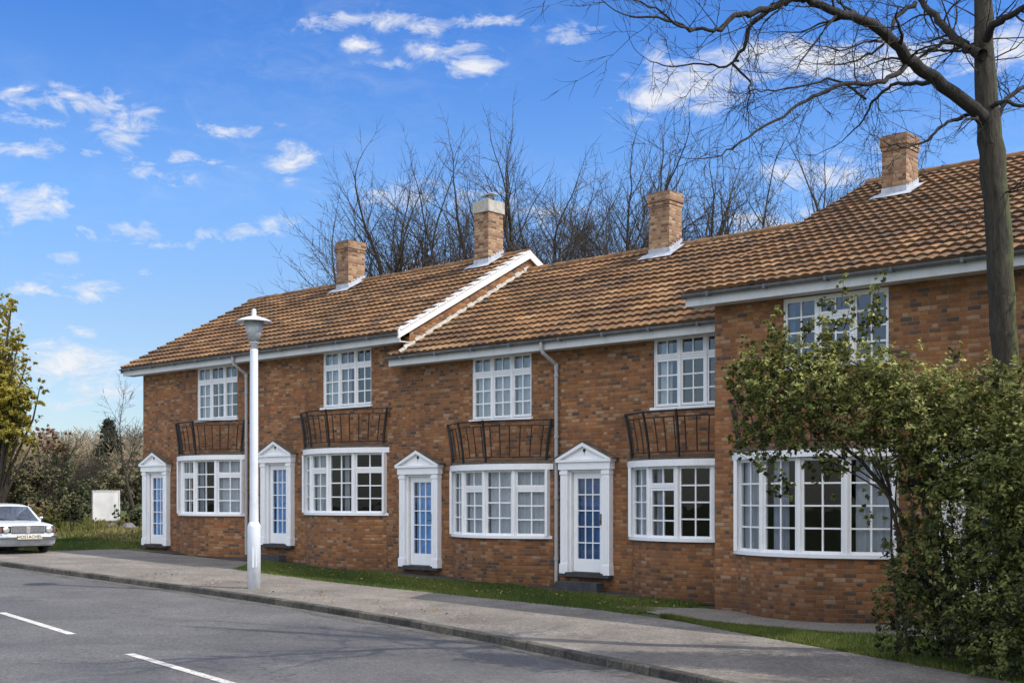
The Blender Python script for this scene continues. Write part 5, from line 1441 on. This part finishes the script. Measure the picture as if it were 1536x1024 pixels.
ws = N.n('ShaderNodeSeparateColor'); N.l(wv.outputs['Color'], ws.inputs[0])
az = N.math('ADD', az, N.math('MULTIPLY', N.math('SUBTRACT', ws.outputs[0], .5), .075)); el0 = el
el = N.math('ADD', el, N.math('MULTIPLY', N.math('SUBTRACT', ws.outputs[1], .5), .038))
tot = None
for x, y, rx, ry, w in CLD:
    dx, dz = (x - CX) / FPX, (HY - y) / FPX; a0 = math.atan2(dx, 1); e0 = math.atan2(dz, math.hypot(dx, 1))
    ka = math.cos(a0) ** 2 / FPX; sa = rx * ka * 1.25; se = ry / FPX * math.cos(e0) * math.cos(a0) * 1.25
    A_ = N.math('MULTIPLY', N.math('SUBTRACT', az, a0), 1 / sa); B2 = N.math('MULTIPLY', N.math('SUBTRACT', el, e0), 1 / se)
    q = N.math('ADD', N.math('MULTIPLY', A_, A_), N.math('MULTIPLY', B2, B2))
    m = N.math('MULTIPLY', N.math('POWER', 2.718, N.math('MULTIPLY', q, -1.0)), w * .85 + .32)
    tot = m if tot is None else N.math('MAXIMUM', tot, m)
el = el0
mp = N.n('ShaderNodeMapping'); mp.inputs['Scale'].default_value = (1, 1, 2.3); N.l(gen, mp.inputs[0])
n1 = N.noise(30, 9, .68, mp.outputs[0], .6); n2 = N.noise(3.5, 4, .6, mp.outputs[0], .2)
rest = N.maprange(el, .62, .9, 0, .55)                                   # loose cloud cover overhead
behind = N.math('MULTIPLY', N.maprange(sp.outputs[1], -.1, .3, .55, 0), N.maprange(n2, .45, .65))  # unseen cloud behind the camera, thickened as fill for the house fronts
cov = N.math('MAXIMUM', tot, N.math('MULTIPLY', behind, .9))
d = N.math('ADD', cov, N.math('MULTIPLY', N.math('SUBTRACT', n1, .5), 4.4))
cl = N.maprange(d, .34, 1.6)
cl = N.math('MULTIPLY', cl, N.maprange(cov, .04, .35))
wisp = N.math('MULTIPLY', N.maprange(n2, .5, .75), N.maprange(n1, .4, .75)); cl = N.math('ADD', cl, N.math('MULTIPLY', wisp, .22), clamp=True)
tint = N.ramp(N.maprange(el, .0, .45), [(0, (1.2, 1.25, 1.4)), (.31, (1.14, 1.27, 1.5)), (.52, (1.0, 1.38, 1.85)), (.81, (.56, 1.08, 1.84)), (1, (.5, 1.0, 1.6))])
skc = N.mix(1.0, sky.outputs[0], tint, 'MULTIPLY')
cc = N.mix(N.maprange(n1, .35, .7), (6.6, 7.0, 7.8), (8.6, 8.6, 8.8))
fin = N.mix(N.math('MULTIPLY', cl, .9), skc, cc)
# bright sky glow added overhead and behind the camera to fill shaded fronts
sky_fill = N.math('MAXIMUM', N.maprange(el, .48, .85, 0, .20), N.math('MULTIPLY', N.maprange(sp.outputs[1], -.12, -.45, 0, .95), N.maprange(el, .14, .46, .10, 1)))
sky_fill = N.math('MULTIPLY', sky_fill, N.maprange(n2, .3, .65, .75, 1.0))
fin = N.mix(sky_fill, fin, (22.4, 22.4, 22.8))
N.l(fin, bg.inputs[0]); bg.inputs[1].default_value = .11
cam = bpy.data.cameras.new('camera'); co = bpy.data.objects.new('camera', cam); COL.objects.link(co)
co.location = (0, 0, EYE); co.rotation_euler = (rad(90), 0, 0)
cam.sensor_width = 36; cam.lens = 36 * FPX / 1536; cam.shift_y = (HY - 512) / 1536; cam.clip_end = 5000; cam.clip_start = .1
sc.camera = co
sc.view_settings.view_transform = 'Standard'; sc.view_settings.look = 'None'; sc.view_settings.exposure = 0; sc.view_settings.gamma = 1
sc.cycles.max_bounces = 8; sc.cycles.transparent_max_bounces = 16
